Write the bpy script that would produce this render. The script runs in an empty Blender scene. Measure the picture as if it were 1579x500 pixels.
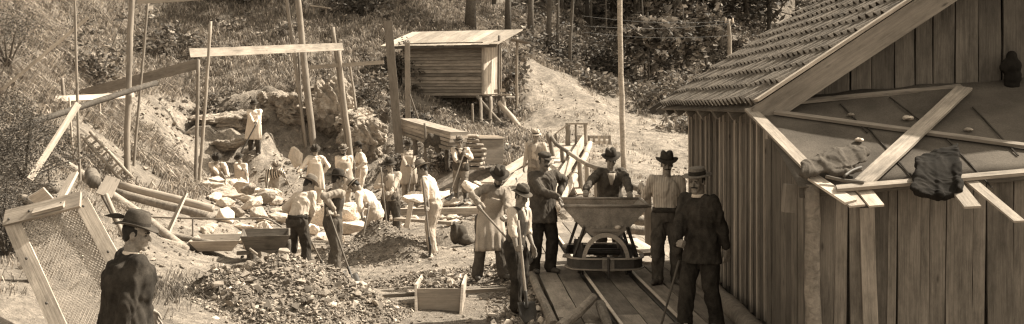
import bpy, math, random
import numpy as np
from mathutils import Vector as V, Matrix, noise
random.seed(7); rng = np.random.default_rng(11)
scene = bpy.context.scene
col = scene.collection
F = 1693.0; CX = 789.5; HY = 163.0; CZ = 2.5
def P(px, py, Y):
    return V(((px-CX)/F*Y, Y, CZ-(py-HY)/F*Y))
def R(d): return math.radians(d)

# ------------------------------------------------------------------ materials
def sep(v):
    return (min(1, v*1.11), v*0.955, v*0.80, 1)
def newmat(name):
    m = bpy.data.materials.new(name); m.use_nodes = True
    nt = m.node_tree; b = nt.nodes['Principled BSDF']
    b.inputs['Roughness'].default_value = 0.85
    b.inputs['Specular IOR Level'].default_value = 0.2
    return m, nt, b
def N(nt, t, **kw):
    n = nt.nodes.new(t)
    for k, v in kw.items():
        if hasattr(n, k): setattr(n, k, v)
        else: n.inputs[k].default_value = v
    return n
def ramp(nt, fac, stops):
    r = nt.nodes.new('ShaderNodeValToRGB'); e = r.color_ramp.elements
    while len(e) < len(stops): e.new(0.5)
    for el, (p, v) in zip(e, stops):
        el.position = p; el.color = sep(v) if not isinstance(v, tuple) else v
    nt.links.new(fac, r.inputs[0]); return r.outputs[0]
def grey(nt, fac, stops):
    return ramp(nt, fac, [(p, (v, v, v, 1)) for p, v in stops])
def mul(nt, a, b, f=1.0):
    m = nt.nodes.new('ShaderNodeMix'); m.data_type = 'RGBA'; m.blend_type = 'MULTIPLY'
    m.inputs[0].default_value = f
    nt.links.new(a, m.inputs[6]); nt.links.new(b, m.inputs[7]); return m.outputs[2]
def mix(nt, fac, a, b):
    m = nt.nodes.new('ShaderNodeMix'); m.data_type = 'RGBA'
    nt.links.new(fac, m.inputs[0]); nt.links.new(a, m.inputs[6]); nt.links.new(b, m.inputs[7]); return m.outputs[2]
def bump(nt, b, h, strength, dist=0.02):
    n = nt.nodes.new('ShaderNodeBump'); n.inputs['Strength'].default_value = strength; n.inputs['Distance'].default_value = dist
    nt.links.new(h, n.inputs['Height']); nt.links.new(n.outputs[0], b.inputs['Normal'])
def objrand(nt, lo, hi):
    oi = nt.nodes.new('ShaderNodeObjectInfo'); return grey(nt, oi.outputs['Random'], [(0, lo), (1, hi)])
def noise_mat(name, lo, hi, scale=6, detail=6, rough=0.85, bmp=0.3, fine=40, var=(0.85, 1.15), spec=0.2, dist=0.02):
    m, nt, b = newmat(name)
    tc = N(nt, 'ShaderNodeTexCoord')
    n1 = N(nt, 'ShaderNodeTexNoise', Scale=scale, Detail=detail, Roughness=0.65)
    nt.links.new(tc.outputs['Object'], n1.inputs['Vector'])
    c = ramp(nt, n1.outputs[0], [(0.3, lo), (0.7, hi)])
    n2 = N(nt, 'ShaderNodeTexNoise', Scale=fine, Detail=4, Roughness=0.7)
    nt.links.new(tc.outputs['Object'], n2.inputs['Vector'])
    c = mul(nt, c, grey(nt, n2.outputs[0], [(0.3, 0.72), (0.65, 1.1)]))
    c = mul(nt, c, objrand(nt, *var))
    nt.links.new(c, b.inputs['Base Color']); b.inputs['Roughness'].default_value = rough
    b.inputs['Specular IOR Level'].default_value = spec
    if bmp: bump(nt, b, n2.outputs[0], bmp, dist)
    return m
def wood_mat(name, lo, hi, var=(0.8, 1.15), bark=False, knots=True, stain=0.0):
    """uses the UV layer: u along the grain in metres, v across; v carries 10 x board number"""
    m, nt, b = newmat(name)
    uv = N(nt, 'ShaderNodeUVMap')
    mp = N(nt, 'ShaderNodeMapping'); mp.inputs['Scale'].default_value = (1.1, 38, 1) if not bark else (9, 5, 1)
    nt.links.new(uv.outputs[0], mp.inputs[0])
    n1 = N(nt, 'ShaderNodeTexNoise', Scale=1.6, Detail=9, Roughness=0.72, Distortion=0.9)
    nt.links.new(mp.outputs[0], n1.inputs['Vector'])
    c = ramp(nt, n1.outputs[0], [(0.28, lo), (0.72, hi)])
    mp2 = N(nt, 'ShaderNodeMapping'); mp2.inputs['Scale'].default_value = (0.8, 2.4, 1)
    nt.links.new(uv.outputs[0], mp2.inputs[0])
    n2 = N(nt, 'ShaderNodeTexNoise', Scale=1.5, Detail=9, Roughness=0.75)
    nt.links.new(mp2.outputs[0], n2.inputs['Vector'])
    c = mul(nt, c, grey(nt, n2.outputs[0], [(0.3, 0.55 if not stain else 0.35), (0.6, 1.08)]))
    sx = N(nt, 'ShaderNodeSeparateXYZ'); nt.links.new(uv.outputs[0], sx.inputs[0])
    dv = N(nt, 'ShaderNodeMath', operation='MULTIPLY'); dv.inputs[1].default_value = 0.1
    nt.links.new(sx.outputs[1], dv.inputs[0])
    fl = N(nt, 'ShaderNodeMath', operation='ROUND'); nt.links.new(dv.outputs[0], fl.inputs[0])
    wn = N(nt, 'ShaderNodeTexWhiteNoise'); wn.noise_dimensions = '1D'; nt.links.new(fl.outputs[0], wn.inputs['W'])
    c = mul(nt, c, grey(nt, wn.outputs[0], [(0, 0.58), (0.6, 1.0), (1, 1.25)]))
    if knots and not bark:
        mp3 = N(nt, 'ShaderNodeMapping'); mp3.inputs['Scale'].default_value = (2.2, 6.5, 1)
        nt.links.new(uv.outputs[0], mp3.inputs[0])
        vo = N(nt, 'ShaderNodeTexVoronoi', Scale=1.0); nt.links.new(mp3.outputs[0], vo.inputs['Vector'])
        c = mul(nt, c, grey(nt, vo.outputs['Distance'], [(0.03, 0.45), (0.11, 1)]))
    c = mul(nt, c, objrand(nt, *var))
    nt.links.new(c, b.inputs['Base Color'])
    bump(nt, b, n1.outputs[0], 0.35 if not bark else 0.8, 0.01 if not bark else 0.03)
    return m
M = {}
M['wood_pale'] = wood_mat('pale sawn wood', 0.27, 0.60, stain=1)
M['wood_mid'] = wood_mat('weathered wood', 0.24, 0.42)
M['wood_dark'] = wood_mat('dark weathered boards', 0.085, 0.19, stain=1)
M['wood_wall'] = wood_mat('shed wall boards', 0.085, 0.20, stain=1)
M['wood_grey'] = wood_mat('grey walked boards', 0.22, 0.36, stain=1)
M['wood_siding'] = wood_mat('shed siding', 0.17, 0.31, stain=1)
M['pole'] = wood_mat('peeled pole', 0.22, 0.42, var=(0.6, 1.2))
M['bark'] = wood_mat('log bark', 0.10, 0.30, bark=True)
M['bark_pale'] = wood_mat('pale birch bark', 0.20, 0.52, bark=True)
M['bark_dark'] = wood_mat('tree bark', 0.06, 0.18, bark=True)
M['tile'] = noise_mat('roof tile', 0.07, 0.22, 6, 6, 0.8, 0.4, 50)
M['tar'] = noise_mat('tar paper', 0.06, 0.12, 1.6, 8, 0.95, 0.2, 70, var=(1, 1), spec=0.08)
M['iron'] = noise_mat('rusty iron', 0.13, 0.33, 5, 9, 0.6, 0.2, 60, spec=0.4)
M['rail'] = noise_mat('rail steel', 0.50, 0.72, 8, 5, 0.4, 0.1, 60, spec=0.6)
M['iron_light'] = noise_mat('worn iron', 0.22, 0.42, 7, 6, 0.55, 0.2, 60, spec=0.4)
M['iron_dark'] = noise_mat('dark iron', 0.03, 0.07, 7, 6, 0.6, 0.2, 60, spec=0.4)
M['stone'] = noise_mat('pale quarried stone', 0.58, 0.84, 3, 8, 0.95, 0.7, 22, var=(0.6, 1.15), dist=0.05)
M['stone_mid'] = noise_mat('grey boulder', 0.20, 0.42, 3, 8, 0.95, 0.7, 22, var=(0.7, 1.2), dist=0.05)
M['skin'] = noise_mat('skin', 0.17, 0.27, 9, 4, 0.6, 0.05, 60, var=(0.8, 1.2), spec=0.35)
M['hair'] = noise_mat('dark hair', 0.015, 0.04, 20, 4, 0.6, 0.3, 120)
M['eye'] = noise_mat('dark eye', 0.012, 0.02, 20, 2, 0.3, 0, 40)
M['straw'] = noise_mat('straw hat', 0.13, 0.22, 30, 4, 0.8, 0.3, 120, var=(1, 1))
def cloth(name, lo, hi, **k): M[name] = noise_mat(name, lo, hi, 7, 5, 0.95, 0.25, 110, spec=0.08, dist=0.008, **k)
M['rock'] = noise_mat('quarry rock', 0.16, 0.52, 1.6, 9, 0.95, 0.9, 12, var=(.85, 1.1), dist=.1)
cloth('white cloth', 0.54, 0.70); cloth('coal cloth', 0.010, 0.024); cloth('grey cloth', 0.22, 0.36); cloth('dark cloth', 0.035, 0.10, var=(0.8, 1.3))
cloth('black cloth', 0.018, 0.065); cloth('brown cloth', 0.06, 0.12); cloth('linen cloth', 0.34, 0.52); cloth('felt', 0.04, 0.085)
cloth('mid cloth', 0.12, 0.22)
M['leather'] = noise_mat('leather boot', 0.04, 0.11, 10, 4, 0.6, 0.2, 60, spec=0.35)
def striped(name, lo, hi, freq, axis=0):
    m, nt, b = newmat(name)
    tc = N(nt, 'ShaderNodeTexCoord'); w = N(nt, 'ShaderNodeTexWave', Scale=freq, Distortion=0.8, Detail=1); w.bands_direction = 'XYZ'[axis]
    nt.links.new(tc.outputs['Object'], w.inputs['Vector'])
    nt.links.new(ramp(nt, w.outputs[0], [(0.35, lo), (0.6, hi)]), b.inputs['Base Color'])
    M[name] = m
striped('striped cloth', 0.30, 0.46, 14); striped('bold striped cloth', 0.06, 0.6, 5)

# ------------------------------------------------------------------ mesh builder
class MB:
    def __init__(s): s.v = []; s.f = []; s.uv = []; s.nb = 0
    def add(s, vs, fs, uvs=None):
        o = len(s.v); s.v += [tuple(v) for v in vs]
        for i, f in enumerate(fs):
            s.f.append([o+k for k in f])
            s.uv.append(uvs[i] if uvs else [(vs[k][0]+vs[k][1], vs[k][2]) for k in f])
        return s
    def beam(s, p, q, w, h=None, up=V((0, 0, 1)), twist=0, taper=1.0, cut=0.0):
        """board from p to q: w across (sideways), h along up"""
        p, q = V(p), V(q); h = w if h is None else h
        d = (q-p); L = d.length; d.normalize()
        sd = d.cross(up)
        if sd.length < 1e-4: sd = d.cross(V((0, 1, 0)))
        sd.normalize(); u = sd.cross(d)
        if twist:
            r = Matrix.Rotation(twist, 3, d); sd = r@sd; u = r@u
        s.nb += 1; b = random.randint(0, 90)*10.0; uo = random.uniform(0, 30)
        vs = []
        n = max(1, min(9, int(L/.3))) if min(w, h) < .2 else 1; jw = min(.006, .035*w); jb = min(.012, .0035*L); sx = random.uniform(0, 99)
        for i in range(n+1):
            t = i/n; k = 1+(taper-1)*t; c0 = p.lerp(q, t)
            if n > 1: c0 = c0+sd*(jw*noise.noise(V((sx, t*L*2, 0))))+u*(jb*(math.sin(math.pi*t)*noise.noise(V((sx, 7, 1)))*1.5+.3*noise.noise(V((sx, t*L*3, 5)))))
            wj = [1+(2*jw/w*noise.noise(V((sx+s_*9, t*L*3.5, 3))) if n > 1 else 0) for s_ in (0, 1)]
            ej = [random.uniform(-1, 1)*min(.02, w*.1)*(n > 1 and i in (0, n)) for s_ in (0, 1)]
            for a, c in ((-1, -1), (1, -1), (1, 1), (-1, 1)):
                vs.append(c0+sd*(a*w/2*k*wj[a > 0])+u*(c*h/2*k)+d*((cut*a if i == n else 0)+ej[a > 0]))
        fs = [(3, 2, 1, 0), tuple(4*n+i for i in range(4))]
        uvs = [[(uo+.01*i, b+.02*i) for i in range(4)]]*2
        for i in range(n):
            for k, sz in ((0, w), (1, h), (2, w), (3, h)):
                o_ = 4*i; k2 = (k+1) % 4; v0 = b+k*.4-1; u0, u1 = uo+L*i/n, uo+L*(i+1)/n
                fs.append((o_+k, o_+k2, o_+4+k2, o_+4+k)); uvs = uvs+[[(u0, v0), (u0, v0+sz), (u1, v0+sz), (u1, v0)]]
        s.add(vs, fs, uvs); return s
    def box(s, c, sz, rz=0):
        c = V(c); X = V((math.cos(rz), math.sin(rz), 0))
        return s.beam(c-X*sz[0]/2, c+X*sz[0]/2, sz[1], sz[2])
    def tube(s, pts, rad, n=10, cap=True, wob=0.0, el=1.0):
        pts = [V(p) for p in pts]; m = len(pts)
        rad = [rad]*m if not hasattr(rad, '__len__') else rad
        b = random.randint(0, 90)*10.0; uo = random.uniform(0, 30); vs = []; L = [0]
        for i in range(1, m): L.append(L[-1]+(pts[i]-pts[i-1]).length)
        ref = None
        for i in range(m):
            d = (pts[min(i+1, m-1)]-pts[max(i-1, 0)]).normalized()
            if ref is None:
                ref = V((0, 0, 1)) if abs(d.z) < .9 else V((0, 1, 0))
            a = (ref-d*ref.dot(d)).normalized(); ref = a; c = d.cross(a)
            for k in range(n):
                t = 2*math.pi*k/n; rr = rad[i]*(1+(random.uniform(-wob, wob) if wob else 0))
                vs.append(pts[i]+a*(rr*math.cos(t)*el)+c*(rr*math.sin(t)))
        fs = []; uvs = []
        for i in range(m-1):
            for k in range(n):
                k2 = (k+1) % n
                fs.append((i*n+k, i*n+k2, (i+1)*n+k2, (i+1)*n+k))
                v0 = b-2+k*2*math.pi*rad[i]/n; v1 = b-2+(k+1)*2*math.pi*rad[i]/n
                uvs.append([(uo+L[i], v0), (uo+L[i], v1), (uo+L[i+1], v1), (uo+L[i+1], v0)])
        if cap:
            fs += [tuple(reversed(range(n))), tuple(range((m-1)*n, m*n))]
            uvs += [[(uo+.1*math.cos(k), b+.03*math.sin(k)) for k in range(n)]]*2
        s.add(vs, fs, uvs); return s
    def log(s, p, q, r0, r1=None, bend=0.02, seg=7, n=10, wob=0.06):
        p, q = V(p), V(q); r1 = r0 if r1 is None else r1; L = (q-p).length
        o1 = V((random.uniform(-1, 1), random.uniform(-1, 1), random.uniform(-1, 1)))*bend*L
        pts = [p.lerp(q, i/seg)+o1*math.sin(math.pi*i/seg)+V((noise.noise(p*3+V((i, 0, 0))), noise.noise(p*2+V((0, i, 0))), 0))*r0*.25 for i in range(seg+1)]
        return s.tube(pts, [r0+(r1-r0)*i/seg for i in range(seg+1)], n, True, wob)
    def loft(s, rings, n=16):
        """rings: (centre, axis_a, axis_b) ellipses, closed with caps"""
        vs = []
        for c, a, b in rings:
            for k in range(n):
                t = 2*math.pi*k/n; vs.append(c+a*math.cos(t)+b*math.sin(t))
        m = len(rings); fs = [(i*n+k, i*n+(k+1) % n, (i+1)*n+(k+1) % n, (i+1)*n+k) for i in range(m-1) for k in range(n)]
        fs += [tuple(reversed(range(n))), tuple(range((m-1)*n, m*n))]
        return s.add(vs, fs)
    def cap(s, p, q, r0, r1, n=12):
        """tapered capsule"""
        p, q = V(p), V(q); d = q-p
        if d.length < 1e-5: d = V((0, 0, 1e-3)); q = p+d
        d.normalize(); a = d.orthogonal().normalized(); b = d.cross(a); rg = []
        for t in (-80, -50, -20, 0): rg.append((p+d*(r0*math.sin(R(t))), r0*math.cos(R(t))))
        for t in (0, 20, 50, 80): rg.append((q+d*(r1*math.sin(R(t))), r1*math.cos(R(t))))
        return s.loft([(c, a*r, b*r) for c, r in rg], n)
    def ball(s, c, r, ax=None, n=14):
        c = V(c); X, Y, Z = ax if ax else (V((1, 0, 0)), V((0, 1, 0)), V((0, 0, 1)))
        r = (r, r, r) if not hasattr(r, '__len__') else r
        return s.loft([(c+Z*(r[2]*math.sin(R(t))), X*(r[0]*math.cos(R(t))), Y*(r[1]*math.cos(R(t)))) for t in (-86, -65, -45, -22, 0, 22, 45, 65, 86)], n)
    def lathe(s, c, prof, n=24, X=V((1, 0, 0)), Y=V((0, 1, 0)), Z=V((0, 0, 1)), ex=1, ey=1):
        c = V(c); return s.loft([(c+Z*z, X*(r*ex), Y*(r*ey)) for r, z in prof], n)
    def poly(s, pts, d):
        """prism: polygon pts swept by vector d"""
        pts = [V(p) for p in pts]; n = len(pts); vs = pts+[p+V(d) for p in pts]
        return s.add(vs, [tuple(reversed(range(n))), tuple(range(n, 2*n))]+[(k, (k+1) % n, n+(k+1) % n, n+k) for k in range(n)])
    def grid(s, rows, thick=None):
        """rows of points -> sheet; thick: vector function or number along computed normals"""
        m, n = len(rows), len(rows[0]); vs = [V(p) for r in rows for p in r]
        fs = [(i*n+k, i*n+k+1, (i+1)*n+k+1, (i+1)*n+k) for i in range(m-1) for k in range(n-1)]
        if thick:
            vn = []
            for i in range(m):
                for k in range(n):
                    a = vs[min(i+1, m-1)*n+k]-vs[max(i-1, 0)*n+k]; b = vs[i*n+min(k+1, n-1)]-vs[i*n+max(k-1, 0)]
                    nn = b.cross(a); vn.append(nn.normalized() if nn.length > 1e-9 else V((0, 0, 1)))
            T = m*n; vs = vs+[vs[i]-vn[i]*thick for i in range(T)]
            fs = [tuple(reversed(f)) for f in fs]+[tuple(k+T for k in f) for f in fs]
            ed = [k for k in range(n)]+[i*n+n-1 for i in range(1, m)]+[(m-1)*n+k for k in range(n-2, -1, -1)]+[i*n for i in range(m-2, 0, -1)]
            for a, b in zip(ed, ed[1:]+ed[:1]): fs.append((a, b, b+T, a+T))
        return s.add(vs, fs)
    def mesh(s, name='mesh', smooth=False):
        me = bpy.data.meshes.new(name); me.from_pydata(s.v, [], s.f)
        ul = me.uv_layers.new(name='UVMap'); ul.data.foreach_set('uv', np.array([c for f in s.uv for c in f], dtype=np.float32).ravel())
        if smooth: me.polygons.foreach_set('use_smooth', [True]*len(me.polygons))
        me.update(); return me
    def obj(s, name, mat, smooth=False):
        return link(name, s.mesh(name, smooth), mat)
def link(name, me, mat):
    if isinstance(mat, str): mat = M[mat]
    me.materials.clear(); me.materials.append(mat)
    o = bpy.data.objects.new(name, me); col.objects.link(o); return o
def npmesh(name, verts, faces, smooth=False):
    """verts (n,3), faces (m,k) numpy"""
    me = bpy.data.meshes.new(name); m, k = faces.shape
    me.vertices.add(len(verts)); me.vertices.foreach_set('co', np.asarray(verts, np.float32).ravel())
    me.loops.add(m*k); me.loops.foreach_set('vertex_index', faces.astype(np.int32).ravel())
    me.polygons.add(m); me.polygons.foreach_set('loop_start', np.arange(0, m*k, k, dtype=np.int32))
    me.polygons.foreach_set('loop_total', np.full(m, k, np.int32))
    me.polygons.foreach_set('use_smooth', np.full(m, bool(smooth)))
    me.update(calc_edges=True); return me
def coords(me):
    a = np.empty(len(me.vertices)*3, np.float32); me.vertices.foreach_get('co', a); return a.reshape(-1, 3)
def normals(me):
    a = np.empty(len(me.vertices)*3, np.float32); me.vertices.foreach_get('normal', a); return a.reshape(-1, 3)
def setco(me, c): me.vertices.foreach_set('co', np.asarray(c, np.float32).ravel()); me.update()
def fbm(p, scale, seed=0, octv=4, warp=0.6):
    """cheap smooth numpy pseudo-noise, about -1..1: warped sums of sines"""
    r = np.random.default_rng(seed); p = np.asarray(p, float)*scale; out = 0; amp = 1; tot = 0
    q = p+warp*np.sin(p[:, [1, 2, 0]]*1.3+r.uniform(0, 6, 3))
    for o in range(octv):
        for _ in range(3):
            k = r.normal(size=3); k /= np.linalg.norm(k); out = out+amp*np.sin(q@(k*2.2)+r.uniform(0, 6.28)); tot += amp*.75
        q = q*1.9+.7*np.sin(q[:, [2, 0, 1]]); amp *= .55
    return out/tot
def remesh(mb, voxel, smooth=2, fold=0.0, fscale=9, seed=0):
    me = mb.mesh('tmp'); o = bpy.data.objects.new('tmp', me); col.objects.link(o)
    r = o.modifiers.new('r', 'REMESH'); r.mode = 'VOXEL'; r.voxel_size = voxel; r.adaptivity = 0
    if smooth:
        sm = o.modifiers.new('s', 'SMOOTH'); sm.factor = .5; sm.iterations = smooth
    dg = bpy.context.evaluated_depsgraph_get(); dg.update()
    out = bpy.data.meshes.new_from_object(o.evaluated_get(dg))
    bpy.data.objects.remove(o); bpy.data.meshes.remove(me)
    if fold:
        c = coords(out); n = normals(out)
        d = fbm(c*np.array([1, 1, .5]), fscale, seed, 3, 1.2); d = np.where(d > 0, d, -np.sqrt(np.abs(d))*.8)
        setco(out, c+n*(d*fold)[:, None])
    out.polygons.foreach_set('use_smooth', np.ones(len(out.polygons), bool))
    return out
def joinmesh(a, b):
    """append mesh b to mesh a (one object); returns a new mesh"""
    va, vb = coords(a), coords(b); out = []
    fs = [tuple(p.vertices) for p in a.polygons]+[tuple(k+len(va) for k in p.vertices) for p in b.polygons]
    me = bpy.data.meshes.new('joined'); me.from_pydata(np.vstack([va, vb]).tolist(), [], fs)
    me.polygons.foreach_set('use_smooth', np.ones(len(me.polygons), bool)); me.update(); return me

# ------------------------------------------------------------------ things, parts, labels
def bounds(objs):
    lo = V((1e9,)*3); hi = V((-1e9,)*3)
    for o in objs:
        if o.type != 'MESH': continue
        c = coords(o.data)
        if len(c):
            lo = V(map(min, lo, c.min(0))); hi = V(map(max, hi, c.max(0)))
    return lo, hi
def allkids(o):
    r = []
    for c in o.children: r.append(c); r += allkids(c)
    return r
def tag(o, label, cat, group=None, kind=None, base=None):
    """top-level mesh or Empty: give it label and category and put its origin at its base; everything below was built in world space"""
    if label: o['label'] = label
    if cat: o['category'] = cat
    if group: o['group'] = group
    if kind: o['kind'] = kind
    objs = ([o] if o.type == 'MESH' else [])+allkids(o)
    lo, hi = bounds(objs)
    if base is None: base = V(((lo.x+hi.x)/2, (lo.y+hi.y)/2, lo.z))
    t = Matrix.Translation(-V(base)); seen = set()
    for x in objs:
        if x.type == 'MESH' and x.data.name not in seen: x.data.transform(t); seen.add(x.data.name)
    o.location = base
    return o
def part(o, parent): o.parent = parent; return o
def thing(name): 
    o = bpy.data.objects.new(name, None); o.empty_display_size = .2; col.objects.link(o); return o
def copy_tree(o, parent=None):
    c = o.copy(); col.objects.link(c)
    if parent: c.parent = parent
    for ch in o.children: copy_tree(ch, c)
    return c
# ------------------------------------------------------------------ camera, light
cd = bpy.data.cameras.new('camera'); cam = bpy.data.objects.new('camera', cd); col.objects.link(cam)
cam.location = (0, 0, CZ); cam.rotation_euler = (R(90), 0, 0)
cd.sensor_width = 36; cd.lens = F*36/1579; cd.shift_y = -(250-HY)/1579; cd.clip_end = 1000; cd.clip_start = .1
scene.camera = cam
SUN = V((0.86, 0.30, 0.95)).normalized()
sl = bpy.data.lights.new('sun', 'SUN'); sl.energy = 4.4; sl.angle = R(.6); sl.color = (1, .92, .78)
so = bpy.data.objects.new('sun', sl); col.objects.link(so); so.rotation_euler = SUN.to_track_quat('Z', 'Y').to_euler(); so.location = (20, 10, 30)
w = bpy.data.worlds.new('World'); scene.world = w; w.use_nodes = True; nt = w.node_tree
bg = nt.nodes['Background']; sk = nt.nodes.new('ShaderNodeTexSky'); sk.sky_type = 'NISHITA'; sk.sun_disc = False
sk.sun_elevation = math.asin(SUN.z); sk.sun_rotation = math.atan2(SUN.x, SUN.y); sk.dust_density = 2
bw = nt.nodes.new('ShaderNodeRGBToBW'); nt.links.new(sk.outputs[0], bw.inputs[0])
mc = nt.nodes.new('ShaderNodeMix'); mc.data_type = 'RGBA'; mc.blend_type = 'MULTIPLY'; mc.inputs[0].default_value = 1
nt.links.new(bw.outputs[0], mc.inputs[6]); mc.inputs[7].default_value = (1, .90, .73, 1)
nt.links.new(mc.outputs[2], bg.inputs[0]); bg.inputs[1].default_value = 0.15
vs_ = scene.view_settings; vs_.view_transform = 'Standard'; vs_.look = 'None'; vs_.exposure = 1.30; vs_.gamma = 1
scene.cycles.max_bounces = 6; scene.cycles.transparent_max_bounces = 6
scene.cycles.filter_width = 1.3

# ------------------------------------------------------------------ terrain
def xc(Y): return 2.13-.044*Y                 # centre line of the track
cp = [(-1, 9, -.2), (-3, 9, -.2), (1.2, 8, -.2), (0, 12, -.2), (-1.5, 13, -.2), (0, 14.4, -.2), (1, 14, -.18), (1.4, 18, -.18), (1.2, 22, -.15), (3, 12, -.18), (3, 20, -.15), (6, 12, -.1), (8, 20, 0),
      (-2.6, 17.5, -.38), (-3.1, 18.6, -.38), (-2.7, 21, -.45), (-2.6, 24, -.45), (-1.5, 20.3, -.22), (0, 17, -.2), (0, 20, -.15), (.3, 24, -.1), (-1, 26, -.25),
      (-5.5, 31, -.4), (-4.4, 31, -.4), (-3, 34, -.35), (-1.5, 30, -.08), (.8, 28, 0), (-7.6, 33.6, -.3), (-9, 33.6, -.25), (-4, 26, -.4), (-5, 22, -.35), (-4.6, 18, -.2), (-6.8, 28, -.2),
      (20, 12, 0), (14, 25, .3), (-1.1, 40.2, 1.75), (-.4, 42, 2.3), (-2.2, 40.4, 2.25), (-.8, 39, 1.5)]
def cpx(px, py, Y): p = P(px, py, Y); cp.append(tuple(p))
for a in [(390, 238, 35), (300, 252, 34), (350, 186, 37.3), (440, 150, 38.3), (500, 146, 38.6), (560, 172, 38), (610, 206, 37.5), (640, 225, 36.5), (400, 0, 46), (600, 0, 48), (200, 0, 43), (300, 110, 40), (480, 80, 42),
          (0, 205, 17), (-40, 300, 14), (0, 350, 13.5), (100, 272, 22), (0, 100, 24), (0, 0, 31), (100, 150, 28), (220, 245, 28.5), (290, 280, 28), (250, 200, 33), (200, 300, 22), (60, 430, 12), (-30, 480, 10.5), (250, 440, 14), (300, 395, 16.5), (340, 470, 13.2), (372, 450, 14.6), (405, 440, 15.5), (430, 400, 17), (330, 380, 19),
          (250, 350, 20), (650, 165, 39), (700, 196, 37), (770, 212, 37.5), (790, 68, 47), (800, 108, 44), (840, 180, 40), (860, 222, 36), (950, 244, 34), (1000, 205, 39), (1060, 262, 35), (1060, 175, 45),
          (900, 122, 48), (1000, 155, 50), (850, 95, 50), (1000, 285, 27), (1050, 300, 26), (1000, 100, 62), (1150, 95, 65), (900, 30, 62), (830, -5, 58), (1250, 50, 75), (700, -30, 56), (690, 245, 34), (740, 262, 32)]: cpx(*a)
cp += [(-70, 40, 30), (-40, 20, 14), (-30, 60, 27), (0, 100, 40), (50, 110, 40), (60, 60, 14), (60, 20, 4), (-40, 110, 50), (60, 160, 60), (-60, 160, 70), (0, 160, 62), (-20, 5, 5), (25, 3, 0), (0, 3, -.2), (-70, 3, 12), (70, 3, 2)]
cp = np.array(cp)
def rbf_fit(c):
    d = np.sqrt(((c[:, None, :2]-c[None, :, :2])**2).sum(-1)+.05); n = len(c)
    A = np.zeros((n+3, n+3)); A[:n, :n] = d-np.eye(n)*.03; A[:n, n] = 1; A[:n, n+1:] = c[:, :2]; A[n, :n] = 1; A[n+1:, :n] = c[:, :2].T
    return np.linalg.solve(A, np.r_[c[:, 2], 0, 0, 0])
RW = rbf_fit(cp)
def hraw(x, y):
    x = np.asarray(x, float); y = np.asarray(y, float); s = x.shape; x = x.ravel(); y = y.ravel(); n = len(cp); out = np.zeros(len(x))
    for i in range(0, len(x), 20000):
        d = np.sqrt((x[i:i+20000, None]-cp[:, 0])**2+(y[i:i+20000, None]-cp[:, 1])**2+.05)
        out[i:i+20000] = d@RW[:n]+RW[n]+RW[n+1]*x[i:i+20000]+RW[n+2]*y[i:i+20000]
    return out.reshape(s)
def px_of(x, y, z): return CX+F*np.asarray(x)/y, HY-F*(np.asarray(z)-CZ)/y
# heaps: centre, radius x, radius y, height
HEAPS = [(-2.75, 14.2, 1.28, 1.5, .70), (-2.55, 20.7, 1.15, 1.2, .72), (.62, 14.6, .75, 2.5, .22), (-.1, 17.6, 2.4, .7, .2), (-1.05, 22.6, 1.0, .9, .5)]
def heap(x, y):
    z = np.zeros_like(np.asarray(x, float))
    for cx, cy, rx, ry, h in HEAPS:
        d = np.sqrt(((x-cx)/rx)**2+((y-cy)/ry)**2)+.16*np.sin(x*2.6+cy)*np.sin(y*2.1+cx)+.07*np.sin(x*6.1+y*4.3); z = np.maximum(z, h*np.clip(1-d, 0, 1)**.85)
    return z
def smooth(a, b, t): t = np.clip((t-a)/(b-a), 0, 1); return t*t*(3-2*t)
def masks(x, y, z):
    """what the ground is made of: bare (1 sand / rock) or grown over (0)"""
    p = np.stack([x, y, z*0], -1).reshape(-1, 3)
    n = fbm(p, .5, 3, 4).reshape(np.shape(x)); n2 = fbm(p, 1.6, 8, 4).reshape(np.shape(x))
    floor = 1-smooth(.25, .9, z+.35*n+.35*smooth(5, 9, -x))
    floor = floor*(1-smooth(34, 40, y)*0)
    bank = (1-smooth(37.4, 39.2, y+1.0*n+.3*n2))*smooth(30, 33, y)*smooth(-12.5, -10.8, x)*(1-smooth(-3.2, -2.2, x))
    # the washed sand slope right of the shed
    xl = .3+(47-y)*.06; xr = .5+(50-y)*.60
    sand = smooth(-.6, .6, x-xl+.8*n)*(1-smooth(-.8, 1.6, x-xr+1.6*n+.8*n2))*(1-smooth(44, 49, y+2*n))*smooth(22, 26, y)
    left = smooth(-11.5, -10, x+1.2*n2)*(1-smooth(-9, -7.5, x+n))*smooth(22, 25, y)*(1-smooth(28.5, 31, y+n))*.45
    ledge = np.exp(-(((x+11.3)/1.5)**2+((y-27)/2.0)**2))*1.1*(n2*.5+.7)
    return np.clip(np.maximum.reduce([floor, bank, sand, left, ledge]), 0, 1)
def hgt(x, y):
    x = np.asarray(x, float); y = np.asarray(y, float)
    z = hraw(x, y); p = np.stack([x, y, x*0], -1).reshape(-1, 3)
    far = smooth(20, 34, y)*smooth(.3, 1.5, z)
    z = z+fbm(p, .35, 1, 4).reshape(x.shape)*.35*far+fbm(p, 1.3, 2, 4).reshape(x.shape)*(.10*far+.05)+fbm(p, 4.5, 12, 3).reshape(x.shape)*.022*smooth(-1.0, -2.2, x-xc(y))
    # ragged quarry bank
    bank = smooth(33.5, 36, y)*(1-smooth(38.6, 40, y))*smooth(-13, -11, x)*(1-smooth(-3.5, -2.5, x))
    z = z+bank*(np.abs(fbm(p, .9, 5, 5).reshape(x.shape))*1.1-.45+fbm(p, 3.1, 6, 3).reshape(x.shape)*.22)
    # gullies down the sand slope
    s = smooth(0, 2, x)*smooth(24, 30, y)*(1-smooth(44, 48, y)); d = (x*.8+y*.6)
    z = z+s*.10*np.sin(d*2.6+1.5*np.sin(x*.7))*fbm(p, .5, 9, 3).reshape(x.shape)
    return z+heap(x, y)*(1+.0*x)
def H(x, y): return float(hgt(np.array([x]), np.array([y]))[0])
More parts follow.
